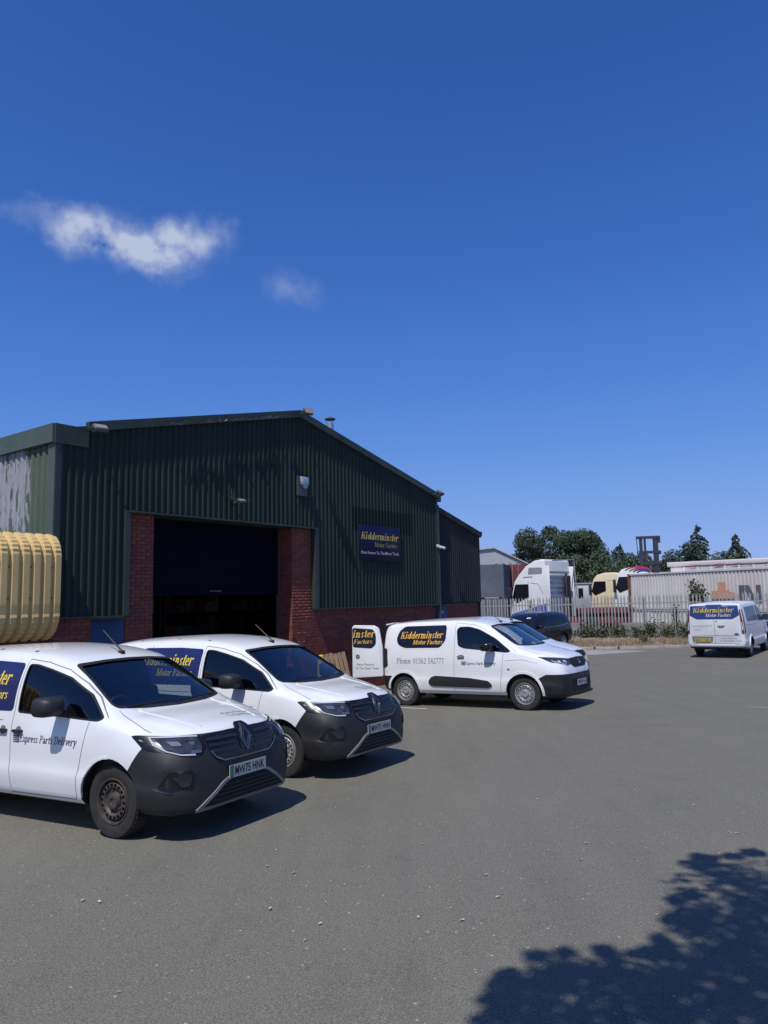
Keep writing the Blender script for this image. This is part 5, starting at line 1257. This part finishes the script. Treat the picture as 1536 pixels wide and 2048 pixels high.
side_panel('worn_lettering', [(.3, 3.05), (-.25, 3.06), (-.25, 3.09), (.3, 3.08)], 1.25, M['cgrey'], l1)
b = MB(); b.tube([(-1.35, 1.1, 3.85), (-1.35, -1.1, 3.95), (-1.42, -1.15, 2.0)], .03, 6); b.build('deflector_frame', M['cgrey'], l1)
l2 = lorry(1222, 1200, 63, R(150), 'cream lorry cab between two white cabs', M['ccream'], False, 1.19)
l3 = lorry(1270, 1200, 61, R(158), 'white lorry cab with red and blue swoosh on its roof', M['cwhite'], False, 1.30)
for i, (m, r0) in enumerate((('swred', .62), ('swred', .50), ('swblue', .40), ('swblue', .30))):
    pts = [(-.35 + r0*1.5*math.cos(R(a)) - .1*i, 2.80 + r0*.8*math.sin(R(a))) for a in range(35, 150, 10)]
    for q in strip(pts, .06): pass
    b = MB()
    for q in strip(pts, .07): b.prism(q, 1.248, 1.256)
    b.build('roof_swoosh', M[m], l3)
b = MB()
for k in range(6): b.prism([(.25 - k*.12, 1.75), (.20 - k*.12, 1.75), (.10 - k*.10, 1.45 + .05*(k % 2)), (.13 - k*.10, 1.45)], 1.248, 1.254)
b.build('green_scrawl', M['swgreen'], l3)
# containers
def container(a, c, z0, h, label, m, w=2.44, doors=None, group=None, pitch=.28, half=False):
    d = (c - a); L = d.length; r = tag(empty('shipping_container', (a.x, a.y, z0), math.atan2(d.y, d.x)), label, 'container', group)
    pr = rib_profile(.12, L - .12, pitch, pitch*.32, pitch*.16, .045, 0)
    for y, sg in ((-.0, -1), (w, 1)):
        b = MB(); vs = []
        for x, k in pr: vs += [(x, y - sg*(.06 - k), .14), (x, y - sg*(.06 - k), h - .10)]
        b.add(vs, [(2*i, 2*i+2, 2*i+3, 2*i+1) for i in range(len(pr)-1)]); b.build('side_wall', m, r, fix=False)
        for zz, t in ((0, .14), (h - .10, .10)): b = MB(); b.box((.1, y - .03, zz), (L - .1, y + .03, zz + t)); b.build('rail', m, r)
    for x in (0, L):
        for y in (0, w): b = MB(); b.box((x - .07, y - .07, 0), (x + .07, y + .07, h)); b.build('corner_post', M['rust'] if m is M['ctn'] else m, r)
        b = MB(); b.box((x - .02, .05, .05), (x + .02, w - .05, h - .05)); b.build('end_wall', m, r)
    b = MB(); b.box((.05, .03, h - .06), (L - .05, w - .03, h - .03)); b.build('roof', m, r)
    if doors is not None:
        x = 0 if doors == 0 else L; s_ = -1 if doors == 0 else 1
        for y in (.45, .85, 1.55, 1.95): b = MB(); b.tube([(x + s_*.06, y, .1), (x + s_*.06, y, h - .1)], .022, 6); b.build('locking_bar', M['fence'], r)
        for y in (.5, 1.0, 1.45, 1.9):
            for zz in (.5, 1.1, 1.7, 2.2): b = MB(); b.box((x + s_*.02, y - .1, zz), (x + s_*.05, y + .1, zz + .05)); b.build('hinge_bar', m, r)
    return r
ca = P(1260, 1200, 57); cb = P(1600, 1200, 44.5); dd = (cb - ca); dd.z = 0; ca.z = cb.z = 0
cb = ca + dd.normalized() * 12.6
lc = container(ca, cb, .62, 2.62, 'long pale rusting container with orange logo, top of its stack', M['ctn'])
container(ca + Vector((.05, 0, 0)), cb, -.42, 1.02, 'low pale container under the long container with the orange logo', M['ctn'])
def on_side(r, polys, m, name):
    b = MB()
    for q in polys: b.prism(q, -.068, -.060)
    return b.build(name, m, r)
Lc = 12.6
on_side(lc, [[(7.6, .7), (9.4, .7), (9.4, 1.10), (9.0, 1.16), (9.0, 1.25), (8.75, 1.25), (8.75, 1.78), (8.15, 1.78), (8.15, 1.22), (7.6, 1.22)]], M['orange'], 'orange_logo')
on_side(lc, [[(9.75, .55), (10.15, .55), (10.15, 1.55), (9.75, 1.55)], [(10.15, 1.55), (10.62, .55), (11.0, .55), (10.5, 1.55)], [(11.0, .55), (11.35, .55), (11.35, 1.55), (11.0, 1.55)]], M['bgrey'], 'container_lettering')
ra = P(1021, 1200, 50); rb = P(1056, 1200, 49); ra.z = rb.z = 0; ud = Vector((.25, .97, 0)).normalized()
for i, z in enumerate((-.5, 2.11)):
    container(ra + Vector((0, 0, 0)) + ud*6, ra, z, 2.6, 'red oxide container with door bars, ' + ('bottom', 'top')[i] + ' of its stack', M['oxide'], doors=1, group='red container stack', w=-2.2) if False else None
def red_stack():
    for i, z in enumerate((-.5, 1.72)):
        a = P(1007, 1200, 52); a.z = 0; dv = Vector((.22, .975, 0)); container(a, a + dv*6, z, 2.2, ('lower', 'upper') [i] + ' red container with door bars beyond the lean-to', M['oxide'], doors=0, group='red container stack', w=-1.9 if False else 2.2)
def red_box(z, lab):
    a = P(1053, 1200, 50); a.z = 0; return container(a, a + Vector((.30, .954, 0))*6, z, 2.2, lab, M['oxide'], doors=0, group='red container stack', w=1.75)
red_box(-.5, 'lower red container with door bars beyond the lean-to'); red_box(1.705, 'upper red container with door bars beyond the lean-to')
a = P(1007, 1200, 47); a.z = 0
for i, z in enumerate((-.5, 1.655)): container(a, a + Vector((.30, .954, 0))*6, z, 2.15, ('lower', 'upper')[i] + ' blue grey container against the end of the lean-to', M['bgrey'], group='blue grey container stack', w=2.3)
# far grey shed
sp_ = P(992, 1200, 74); sh_ = tag(empty('far_shed', (sp_.x, sp_.y, -.5), -.15), 'distant pale grey shed with low gable beyond the containers', 'shed')
M['shed'] = mat('pale_shed', (.36, .38, .40), .6, var=.08); M['shedroof'] = mat('shed_roof', (.42, .41, .38), .7, var=.1)
b = MB(); b.prism([(-9, 0), (3.1, 0), (3.1, 5.3), (0, 6.9), (-9, 6.2)], 0, 12); b.build('wall', M['shed'], sh_)
b = MB(); b.prism([(0, 6.96), (3.3, 5.28), (3.3, 5.40), (0, 7.08)], -.2, 12.1); b.build('roof', M['shedroof'], sh_); b = MB(); b.prism([(-9, 6.2), (0, 6.95), (0, 7.07), (-9, 6.32)], -.2, 12.1); b.build('roof', M['shedroof'], sh_)
for k in range(24): b = MB(); b.box((-4 + k*.3, -.03, 3.2), (-3.93 + k*.3, .0, 5.2)); b.build('rib', M['shed'], sh_)
# portable cabin
p = P(1152, 1200, 72); pc = tag(empty('portable_cabin', (p.x, p.y, ground_z(p.x, p.y)), R(-8)), 'small grey portable cabin between the lorry cabs', 'cabin')
b = MB(); b.box((0, 0, .25), (3.6, 2.4, 3.15)); newobj('wall', bevelled(b.mesh('wall'), .03, 1), pc, M['shed'])
b = MB(); b.box((-.08, -.08, 3.151), (3.68, 2.48, 3.25)); b.build('roof', M['shed'], pc)
for x in (.25, 1.45): b = MB(); b.box((x, -.02, 1.8), (x + .45, -.002, 2.75)); b.build('window', M['black'], pc)
b = MB(); b.box((2.3, -.02, .35), (3.1, -.002, 2.45)); b.build('door', M['cgrey'], pc)
# container handler: mast stands above the stack
p = P(1304, 1200, 62); fk = tag(empty('container_handler', (p.x, p.y, ground_z(p.x, p.y)), R(-12)), 'tall dark lift mast of a container handler above the pale container', 'forklift')
zt_ = P(1304, 1074, 62).z - fk.location.z
for x in (-.62, -.30, .42, .62):
    w_ = .24 if abs(x) > .5 else .16
    b = MB(); b.box((x - w_/2, -.1, .4), (x + w_/2, .12, zt_ - (.0 if x != .62 else .15))); b.build('mast_upright', M['mast'], fk)
for z, x0, x1 in ((zt_ - .02, -.98, .92), (zt_ - 1.25, -.30, .78), (zt_ - 2.2, -.55, .62)): b = MB(); b.box((x0, -.14, z - .12), (x1, .14, z + .1)); b.build('crossbar', M['mast'], fk)
for x0, z0, z1 in ((.70, zt_ - .50, zt_ - .1), (.72, zt_ - 1.45, zt_ - 1.15)): b = MB(); b.box((x0, -.1, z0), (x0 + .22, .1, z1)); b.build('lift_claw', M['mast'], fk)
b = MB(); b.tube([(-.95, 0, zt_ - .1), (-.9, 0, zt_ - 1.4), (-.72, 0, zt_ - 1.45)], .03, 6); b.build('hose', M['mattblack'], fk)
b = MB(); b.prism([(-1.0, .6), (1.0, .6), (1.0, 1.7), (.5, 2.4), (-.9, 2.4), (-1.0, 1.6)], .5, 4.2); newobj('body', bevelled(b.mesh('body'), .06, 2), fk, M['safety'])
for x in (-.95, .95):
    for y in (.9, 3.6): b = MB(); b.lathe([(.2, -.2), (.55, -.2), (.6, -.1), (.6, .1), (.55, .2), (.2, .2)], 20, 'x'); o = b.build('wheel', M['tyre'], fk, 40); o.location = (x, y, .6)
# red flat trailer behind the fence
p = P(1150, 1214, 44); q = P(1268, 1214, 44); rt = tag(empty('flat_trailer', (p.x, p.y, ground_z(p.x, p.y)), 0), 'red flatbed trailer low behind the fence', 'trailer')
Lr = q.x - p.x
b = MB(); b.box((0, 0, 1.15), (Lr, 2.4, 1.45)); b.build('side_rail', M['cred'], rt)
for k in range(5): b = MB(); b.box((.2 + k*.75, -.02, 1.2), (.28 + k*.75, -.002, 1.42)); b.build('stake', M['mattblack'], rt)
b = MB(); b.box((0, .7, .75), (Lr, .9, 1.148)); b.box((0, 1.6, .75), (Lr, 1.8, 1.148)); b.build('chassis_beam', M['mattblack'], rt)
for x in (.8, 2.0): b = MB(); b.lathe([(.2, -.12), (.45, -.12), (.48, 0), (.45, .12), (.2, .12)], 18); o = b.build('wheel', M['tyre'], rt, 40); o.location = (x, .3, .48)
# pale tipper trailer beyond the container
a = P(1342, 1150, 66); c = P(1620, 1140, 58); a.z = c.z = 0; d = c - a; tl = tag(empty('tipper_trailer', (a.x, a.y, -.5), math.atan2(d.y, d.x)), 'pale pink tipper trailer showing above the long container', 'trailer'); Lt = d.length
M['pink'] = mat('faded_pink_paint', (.56, .50, .49), .6, col2=(.64, .60, .58), vscale=.6, stretch=(1, 1, .3)); M['torn'] = mat('torn_sheet', (.30, .10, .11), .8, var=.4, vscale=4)
b = MB(); b.box((0, 0, 1.2), (Lt, 2.5, 4.50)); b.build('body', M['pink'], tl)
b = MB(); b.box((-.3, -.08, 4.501), (Lt, 2.58, 4.92)); newobj('cover', bevelled(b.mesh('cover'), .06, 2), tl, M['pink'])
for k in range(10): b = MB(); b.box((1.2 + k*1.15, -.09, 3.0), (1.34 + k*1.15, -.002, 4.44)); b.build('side_post', M['cwhite'], tl)
random.seed(4); b = MB(); vs = []
for k in range(26): x = 1.0 + k*.45; vs += [(x, -.10, 4.46 + random.uniform(-.03, .03)), (x, -.12, 4.53 + random.uniform(-.05, .09))]
b.add(vs, [(2*k, 2*k+2, 2*k+3, 2*k+1) for k in range(25)]); b.build('torn_edge', M['torn'], tl)
for x in (2, 9, 10.3): b = MB(); b.lathe([(.2, -.15), (.48, -.15), (.52, 0), (.48, .15), (.2, .15)], 18); o = b.build('wheel', M['tyre'], tl, 40); o.location = (x, .3, .5)
a = P(1318, 1150, 64); wt = tag(empty('box_body', (a.x, a.y, -.5), -.2), 'low white van body left of the tipper trailer', 'lorry body')
b = MB(); b.box((0, 0, .9), (2.2, 2.2, 4.02)); newobj('body', bevelled(b.mesh('body'), .08, 2), wt, M['cwhite']); b = MB(); b.lathe([(.2, -.15), (.48, -.15), (.5, 0), (.48, .15), (.2, .15)], 18); o = b.build('wheel', M['tyre'], wt, 40); o.location = (1.1, .2, .5)
b = MB(); b.box((.1, -.02, 3.0), (2.1, -.002, 3.06)); b.build('trim_strip', M['cgrey'], wt)

# ------------------------------------------------------------------ trees
def leaf_cloud(mb, pts, size, rnd, flat=.0):
    for p in pts:
        s = size * rnd.uniform(.6, 1.35); n = Vector((rnd.gauss(0, 1), rnd.gauss(0, 1), rnd.gauss(0, 1) + flat)).normalized(); e1 = n.orthogonal().normalized(); e1.rotate(Matrix.Rotation(rnd.uniform(0, 6.28), 3, n)); e2 = n.cross(e1)
        mb.add([p - e1*s*.5, p + e2*s*.32, p + e1*s*.5, p - e2*s*.32], [(0, 1, 2, 3)])
def broadleaf(loc, H, Rw, label, group, seed, m='leaf', nl=6500, size=.23, cat='tree', trunk=.28, low=.25):
    rnd = random.Random(seed); r = tag(empty('broadleaf_tree', loc), label, cat, group)
    t = MB(); t.tube([(0, 0, -.2), (rnd.uniform(-.1, .1), 0, H*.3), (rnd.uniform(-.3, .3), rnd.uniform(-.3, .3), H*.6)], [trunk, trunk*.75, trunk*.35], 8)
    cl = []
    for k in range(26):
        a = rnd.uniform(0, 6.28); zz = rnd.uniform(low, .95); rr = Rw * math.sqrt(max(.05, 1 - ((zz - .55)/.55)**2)) * rnd.uniform(.35, .92)
        c = Vector((math.cos(a)*rr, math.sin(a)*rr, H*zz)); cl.append((c, Rw*rnd.uniform(.22, .42)))
        if k < 14: t.tube([(0, 0, H*(.25 + .02*k)), tuple(c*.55 + Vector((0, 0, H*.18))), tuple(c)], [trunk*.4, trunk*.22, trunk*.07], 5)
    t.build('trunk', M['bark'], r, 60)
    lv = MB()
    for i in range(nl):
        c, cr = rnd.choice(cl); v = Vector((rnd.gauss(0, 1), rnd.gauss(0, 1), rnd.gauss(0, 1))).normalized() * cr * rnd.uniform(.55, 1.08)
        leaf_cloud(lv, [c + Vector((v.x, v.y, v.z*.8))], size, rnd, .6)
    lv.build('crown', M[m], r, fix=False); return r
def conifer(loc, H, Rw, label, group, seed, n=46, size=.30, droop=.35, gap=.0, m='conifer'):
    rnd = random.Random(seed); r = tag(empty('conifer_tree', loc), label, 'tree', group)
    t = MB(); lean = rnd.uniform(-.3, .3); t.tube([(0, 0, -.2), (lean*.5, 0, H*.5), (lean, 0, H)], [.22, .14, .02], 7); lv = MB()
    for k in range(n):
        f = (k + rnd.random()) / n; z = H * (.12 + .86*f); L = Rw * (1 - f)**.75 * rnd.uniform(.35, 1.3) + .2
        if rnd.random() < gap: continue
        a = k * 2.4 + rnd.uniform(-.4, .4); d = Vector((math.cos(a), math.sin(a), 0)); base = Vector((lean*f, 0, z))
        pts = [base + d*L*s + Vector((0, 0, L*(.25*s - droop*s*s*1.6))) for s in (0, .35, .7, 1)]
        t.tube(pts, [.04, .03, .02, .01], 4)
        for j in range(int(16 + L*60)):
            s = rnd.uniform(.12, 1.02); p = base + d*L*s + Vector((0, 0, L*(.25*s - droop*s*s*1.6))); q = Vector((-d.y, d.x, 0))*rnd.gauss(0, .16*L*(1 - s*.6)) + Vector((0, 0, -abs(rnd.gauss(0, .14))))
            leaf_cloud(lv, [p + q], size, rnd)
    t.build('trunk', M['bark'], r, 60); lv.build('crown', M[m], r, fix=False); return r
def tp(px, D): p = P(px, 1200, D); return (p.x, p.y, ground_z(p.x, p.y))
def th(py, px, D): return P(px, py, D).z + .45
GT = 'trees on the skyline beyond the lorry yard'
broadleaf(tp(1098, 86), th(1054, 1098, 86), 4.3, 'tallest dark broadleaf tree rising left of the lorry yard', GT, 1, nl=26000, size=.24)
broadleaf(tp(1152, 84), th(1064, 1152, 84), 3.6, 'rounded dark tree just right of the tallest tree', GT, 2, nl=20000, size=.24)
broadleaf(tp(1062, 90), th(1096, 1062, 90), 2.6, 'low dark bushy tree left of the tallest tree', GT, 3, nl=7000)
conifer(tp(1206, 84), th(1070, 1206, 84), 3.2, 'pointed conifer right of the rounded dark tree', GT, 4, n=72, size=.22, gap=.10)
conifer(tp(1243, 86), th(1086, 1243, 86), 3.6, 'wider ragged conifer left of the lift mast', GT, 5, n=72, size=.22, gap=.10)
broadleaf(tp(1180, 78), th(1118, 1180, 78), 2.6, 'paler green bush showing between the lorry cabs', GT, 6, 'leaf_pale', nl=9000, low=.15)
broadleaf(tp(1225, 80), th(1106, 1225, 80), 3.4, 'dark thicket below the ragged conifer', GT, 7, nl=16000, low=.15)
broadleaf(tp(1272, 84), th(1100, 1272, 84), 2.6, 'dark bush directly left of the lift mast', GT, 8, nl=7000, low=.15)
broadleaf(tp(1325, 88), th(1112, 1325, 88), 3.2, 'low dark bush directly right of the lift mast', GT, 9, nl=13000, low=.15)
broadleaf(tp(1372, 86), th(1095, 1372, 86), 3.5, 'dense rounded bush below the tall spiky conifer', GT, 10, nl=16000, low=.15)
broadleaf(tp(1420, 88), th(1098, 1420, 88), 2.4, 'dense bush right of the tall spiky conifer', GT, 16, nl=9000, low=.15)
conifer(tp(1404, 84), th(1047, 1404, 84), 3.8, 'tall spiky conifer with open branches near the right edge', GT, 11, n=62, gap=.12, size=.24)
conifer(tp(1480, 82), th(1066, 1480, 82), 3.6, 'sparse drooping conifer closest to the right edge', GT, 12, n=58, droop=.6, gap=.12, size=.24)
broadleaf(tp(1450, 90), th(1104, 1450, 90), 2.6, 'small feathery bush left of the sparse drooping conifer', GT, 13, nl=6000, low=.15)
# plants on the verge
def shrub(loc, H, Rw, label, seed, n=500, size=.10, m='weed'):
    rnd = random.Random(seed); r = tag(empty('shrub', loc), label, 'shrub', 'self-sown plants along the fence'); t = MB(); lv = MB()
    for k in range(7):
        a = rnd.uniform(0, 6.28); d = Vector((math.cos(a)*Rw, math.sin(a)*Rw*.5, 0)); h = H*rnd.uniform(.6, 1); pts = [Vector((0, 0, 0)), d*.35 + Vector((0, 0, h*.45)), d*rnd.uniform(.5, 1) + Vector((0, 0, h))]; t.tube(pts, [.018, .012, .005], 5)
        for j in range(n // 7):
            s = rnd.uniform(.15, 1); p = pts[0].lerp(pts[1], s*2) if s < .5 else pts[1].lerp(pts[2], s*2 - 1); leaf_cloud(lv, [p + Vector((rnd.gauss(0, .13*Rw + .04), rnd.gauss(0, .12), rnd.gauss(0, .10)))], size, rnd)
    t.build('stem', M['bark'], r); lv.build('leaves', M[m], r, fix=False)
def fpt(px, off=-.25):
    best = None
    for k in range(400):
        s = FL * k / 399; q = FA + fd*s; d = q - Vector((0, 0, 0)); t = abs(768 + FPX * d.x / d.y * .998 - px)
        if best is None or t < best[0]: best = (t, s)
    q = FA + fd*best[1] - Vector((fn.x, fn.y, 0)) * (-1) * 0; q = FA + fd*best[1] + Vector((0, off, 0)); l = vbvh.ray_cast(Vector((q.x, q.y, 5)), Vector((0, 0, -1)))[0]
    return (q.x, q.y, (l.z if l else -.3) - .02)
shrub(fpt(1388, .25), 2.75, .42, 'leafy sapling growing up through the fence behind the crew van', 21, 2200, .17)
shrub(fpt(1343, .2), 2.0, .16, 'thin dark sapling left of the leafy sapling', 22, 300, .10)
for i, (px, h, w, lab) in enumerate(((1160, .75, .45, 'bushy weed at the left end of the verge by the black car'), (1187, .55, .4, 'low weed right of the bushy weed by the black car'), (1222, .7, .35, 'upright weed below the red flatbed trailer'), (1262, .6, .5, 'spreading weed under the end of the pale container'), (1287, .9, .30, 'tall weed stems under the pale container'), (1316, .75, .4, 'weed clump left of the crew van'), (1352, .85, .4, 'weed clump touching the left side of the crew van'), (1520, .9, .4, 'weed clump right of the crew van'))):
    shrub(fpt(px, -.35), h, w, lab, 30 + i, 420, .10)
p = P(1290, 1283, 32.6); shrub((p.x, p.y, -.40), .5, .22, 'single green tuft halfway up the dry verge', 41, 380, .07)
rnd = random.Random(77); b = MB()
for i in range(9000):
    x = rnd.uniform(6, 24); y = kerb_y(x) + .25 + abs(rnd.gauss(0, 1.6)); l = vbvh.ray_cast(Vector((x, y, 4)), Vector((0, 0, -1)))[0]
    if l is None: continue
    h = rnd.uniform(.05, .22); a = rnd.uniform(0, 6.28); w_ = .012; tip = l + Vector((rnd.gauss(0, .07), rnd.gauss(0, .07), h)); e = Vector((math.cos(a), math.sin(a), 0))*w_
    b.add([l - e, l + e, tip], [(0, 1, 2)])
tag(b.build('dry_grass', M['drygrass'], None, fix=False), 'straw coloured dry grass covering the verge', 'grass', kind='stuff')
b = MB()
for i in range(1900):
    s = rnd.uniform(0, FL); q = FA + fd*s + Vector((0, -abs(rnd.gauss(.1, .35)), 0)); l = vbvh.ray_cast(Vector((q.x, q.y, 4)), Vector((0, 0, -1)))[0]
    if l is None: continue
    leaf_cloud(b, [l + Vector((0, 0, abs(rnd.gauss(0, .22))))], .10, rnd)
tag(b.build('bramble', M['weed'], None, fix=False), 'tangled bramble leaves along the foot of the fence', 'bramble', kind='stuff')

# ------------------------------------------------------------------ tree behind the camera, whose crown shades the near corner of the yard
def gpt(px, py):
    d = pix(px, py); z = -.05
    for _ in range(6):
        s = (z - CAMZ) / d.z; q = Vector((0, 0, CAMZ)) + d*s; z = ground_z(q.x, q.y)
    return q
rnd = random.Random(99)
tree = tag(empty('roadside_tree', (2.6, -3.2, ground_z(2.6, -3.2))), 'leafy tree behind the viewpoint, shading the lower right of the tarmac', 'tree')
blobs = [(1480, 1790, .42), (1536, 1760, .36), (1440, 1745, .20), (1400, 1728, .12), (1500, 1850, .40), (1405, 1835, .20), (1365, 1845, .10), (1450, 1900, .34), (1520, 1930, .45), (1360, 1965, .30), (1260, 1955, .20), (1190, 1945, .14), (1110, 1945, .13), (1070, 1970, .16), (1170, 1995, .26), (1280, 2010, .34), (1450, 2010, .45), (1100, 2040, .26), (1020, 1975, .10), (1040, 2050, .20),
         (1380, 1790, .07), (1330, 1905, .09), (1395, 1712, .05), (1420, 1716, .06), (1350, 1800, .05), (1345, 1835, .06), (1320, 1880, .05), (1130, 1905, .05), (1210, 1902, .06), (1075, 1912, .06), (1010, 1950, .05), (985, 1995, .05), (1000, 2020, .07), (1290, 1905, .07), (1465, 1712, .07), (1505, 1706, .08), (1620, 1800, .45), (1620, 1950, .5), (1700, 1870, .5), (1250, 2120, .5), (1450, 2150, .6), (1100, 2150, .4), (1600, 2100, .6)]
lv = MB(); tk = MB(); base = tree.location
inv = Matrix.Translation(-base)
tops = []
for px, py, rr in blobs:
    g = gpt(px, py); h = rnd.uniform(5.2, 7.2); c = g + S * ((h - g.z) / S.z); tops.append(c)
    n = int(90 + 1750*rr*rr)
    for i in range(n):
        v = Vector((rnd.gauss(0, 1), rnd.gauss(0, 1), rnd.gauss(0, 1))).normalized() * rr * rnd.random()**.45 * 1.22
        leaf_cloud(lv, [c + v - base], .085, rnd, .4)
top = Vector((2.0, -1.6, 4.2))
tk.tube([Vector((0, 0, -.1)), Vector((-.1, .6, 2.2)), top - base], [.24, .19, .13], 10)
for c in tops[::2]: tk.tube([top - base + Vector((0, 0, -.2)), (top*.5 + c*.5) - base + Vector((0, 0, -.15)), c - base], [.05, .03, .008], 5)
tk.build('trunk', M['bark'], tree, 60); lv.build('crown', M['leaf_pale'], tree, fix=False)

# ------------------------------------------------------------------ marks and litter on the tarmac
M['line'] = mat('worn_white_line', (.34, .34, .33), .8, col2=(.55, .55, .53), vscale=9)
def road_line(p, q, w, label):
    a, c = gpt(*p), gpt(*q); d = (c - a); d.z = 0; n_ = Vector((-d.y, d.x, 0)).normalized()*w/2; b = MB(); k = 10; vs = []
    for i in range(k + 1):
        m_ = a.lerp(c, i/k); l, r_ = m_ + n_, m_ - n_; vs += [(l.x, l.y, ground_z(l.x, l.y) + .005), (r_.x, r_.y, ground_z(r_.x, r_.y) + .005)]
    b.add(vs, [(2*i, 2*i+1, 2*i+3, 2*i+2) for i in range(k)]); o = b.build('bay_line', M['line'], None, fix=False); return tag(o, label, 'road marking', 'worn parking bay lines', kind='structure')
road_line((770, 1414), (853, 1418), .09, 'short white bay line beside the rear wheel of the open van')
road_line((1490, 1414), (1560, 1416), .035, 'thin worn line at the right edge of the tarmac')
ap = MB(); pts = [gpt(1140, 1312), gpt(1205, 1309), gpt(1300, 1302), gpt(1160, 1300)]
ap.add([(q.x, q.y, ground_z(q.x, q.y) + .006) for q in pts], [(0, 1, 2, 3)]); tag(ap.build('concrete_apron', M['kerb'], None, fix=False), kind='structure')
M['litter'] = mat('dry_leaf', (.42, .36, .26), .9, col2=(.55, .50, .42), vscale=30)
random.seed(21)
spots = [(213, 1780), (165, 1803), (198, 1806), (238, 1987), (552, 1702), (534, 1734), (540, 1820), (610, 1883), (837, 1837), (925, 1843), (893, 1648), (973, 1752), (996, 1796), (1270, 1582), (1235, 1663), (1173, 1688), (1162, 1721), (1475, 1668), (1400, 1540), (1388, 1612), (845, 1690), (700, 1600), (586, 1748), (1075, 1600), (1212, 1368), (1196, 1362), (640, 1850), (420, 1725), (1005, 1480)]
for i, (px, py) in enumerate(spots):
    g = gpt(px, py); s = random.uniform(.012, .026) * (1.0 if py > 1500 else 1.6); b = MB(); k = 6
    out = [(math.cos(a)*s*random.uniform(.7, 1.1), math.sin(a)*s*random.uniform(.25, .5)) for a in [2*math.pi*j/k for j in range(k)]]
    b.add([(x, y, .006 + .35*abs(y) + random.uniform(0, .006)) for x, y in out] + [(0, 0, .004)], [(j, (j+1) % k, k) for j in range(k)])
    o = b.build('fallen_leaf', M['litter'], None, fix=False); o.location = g + Vector((0, 0, .002)); o.rotation_euler = (0, 0, random.uniform(0, 6))
    tag(o, 'small pale dry leaf lying on the open tarmac', 'leaf', 'dry leaves scattered on the tarmac')

rnd = random.Random(5); b = MB()
for i in range(320):
    x = rnd.uniform(-4.5, 7.5); y = rnd.uniform(2.2, 14) ; z = ground_z(x, y); s_ = rnd.uniform(.003, .008); vs = [(x + s_*rnd.uniform(.6, 1.2)*math.cos(a), y + s_*rnd.uniform(.6, 1.2)*math.sin(a), z + .001) for a in (0, 2.1, 4.2)] + [(x, y, z + s_*.9)]
    b.add(vs, [(0, 1, 3), (1, 2, 3), (2, 0, 3)])
tag(b.build('grit', mat('pale_grit', (.32, .30, .27), .9, var=.3, vscale=30), None, fix=False), 'loose pale grit sprinkled over the tarmac', 'grit', kind='stuff')
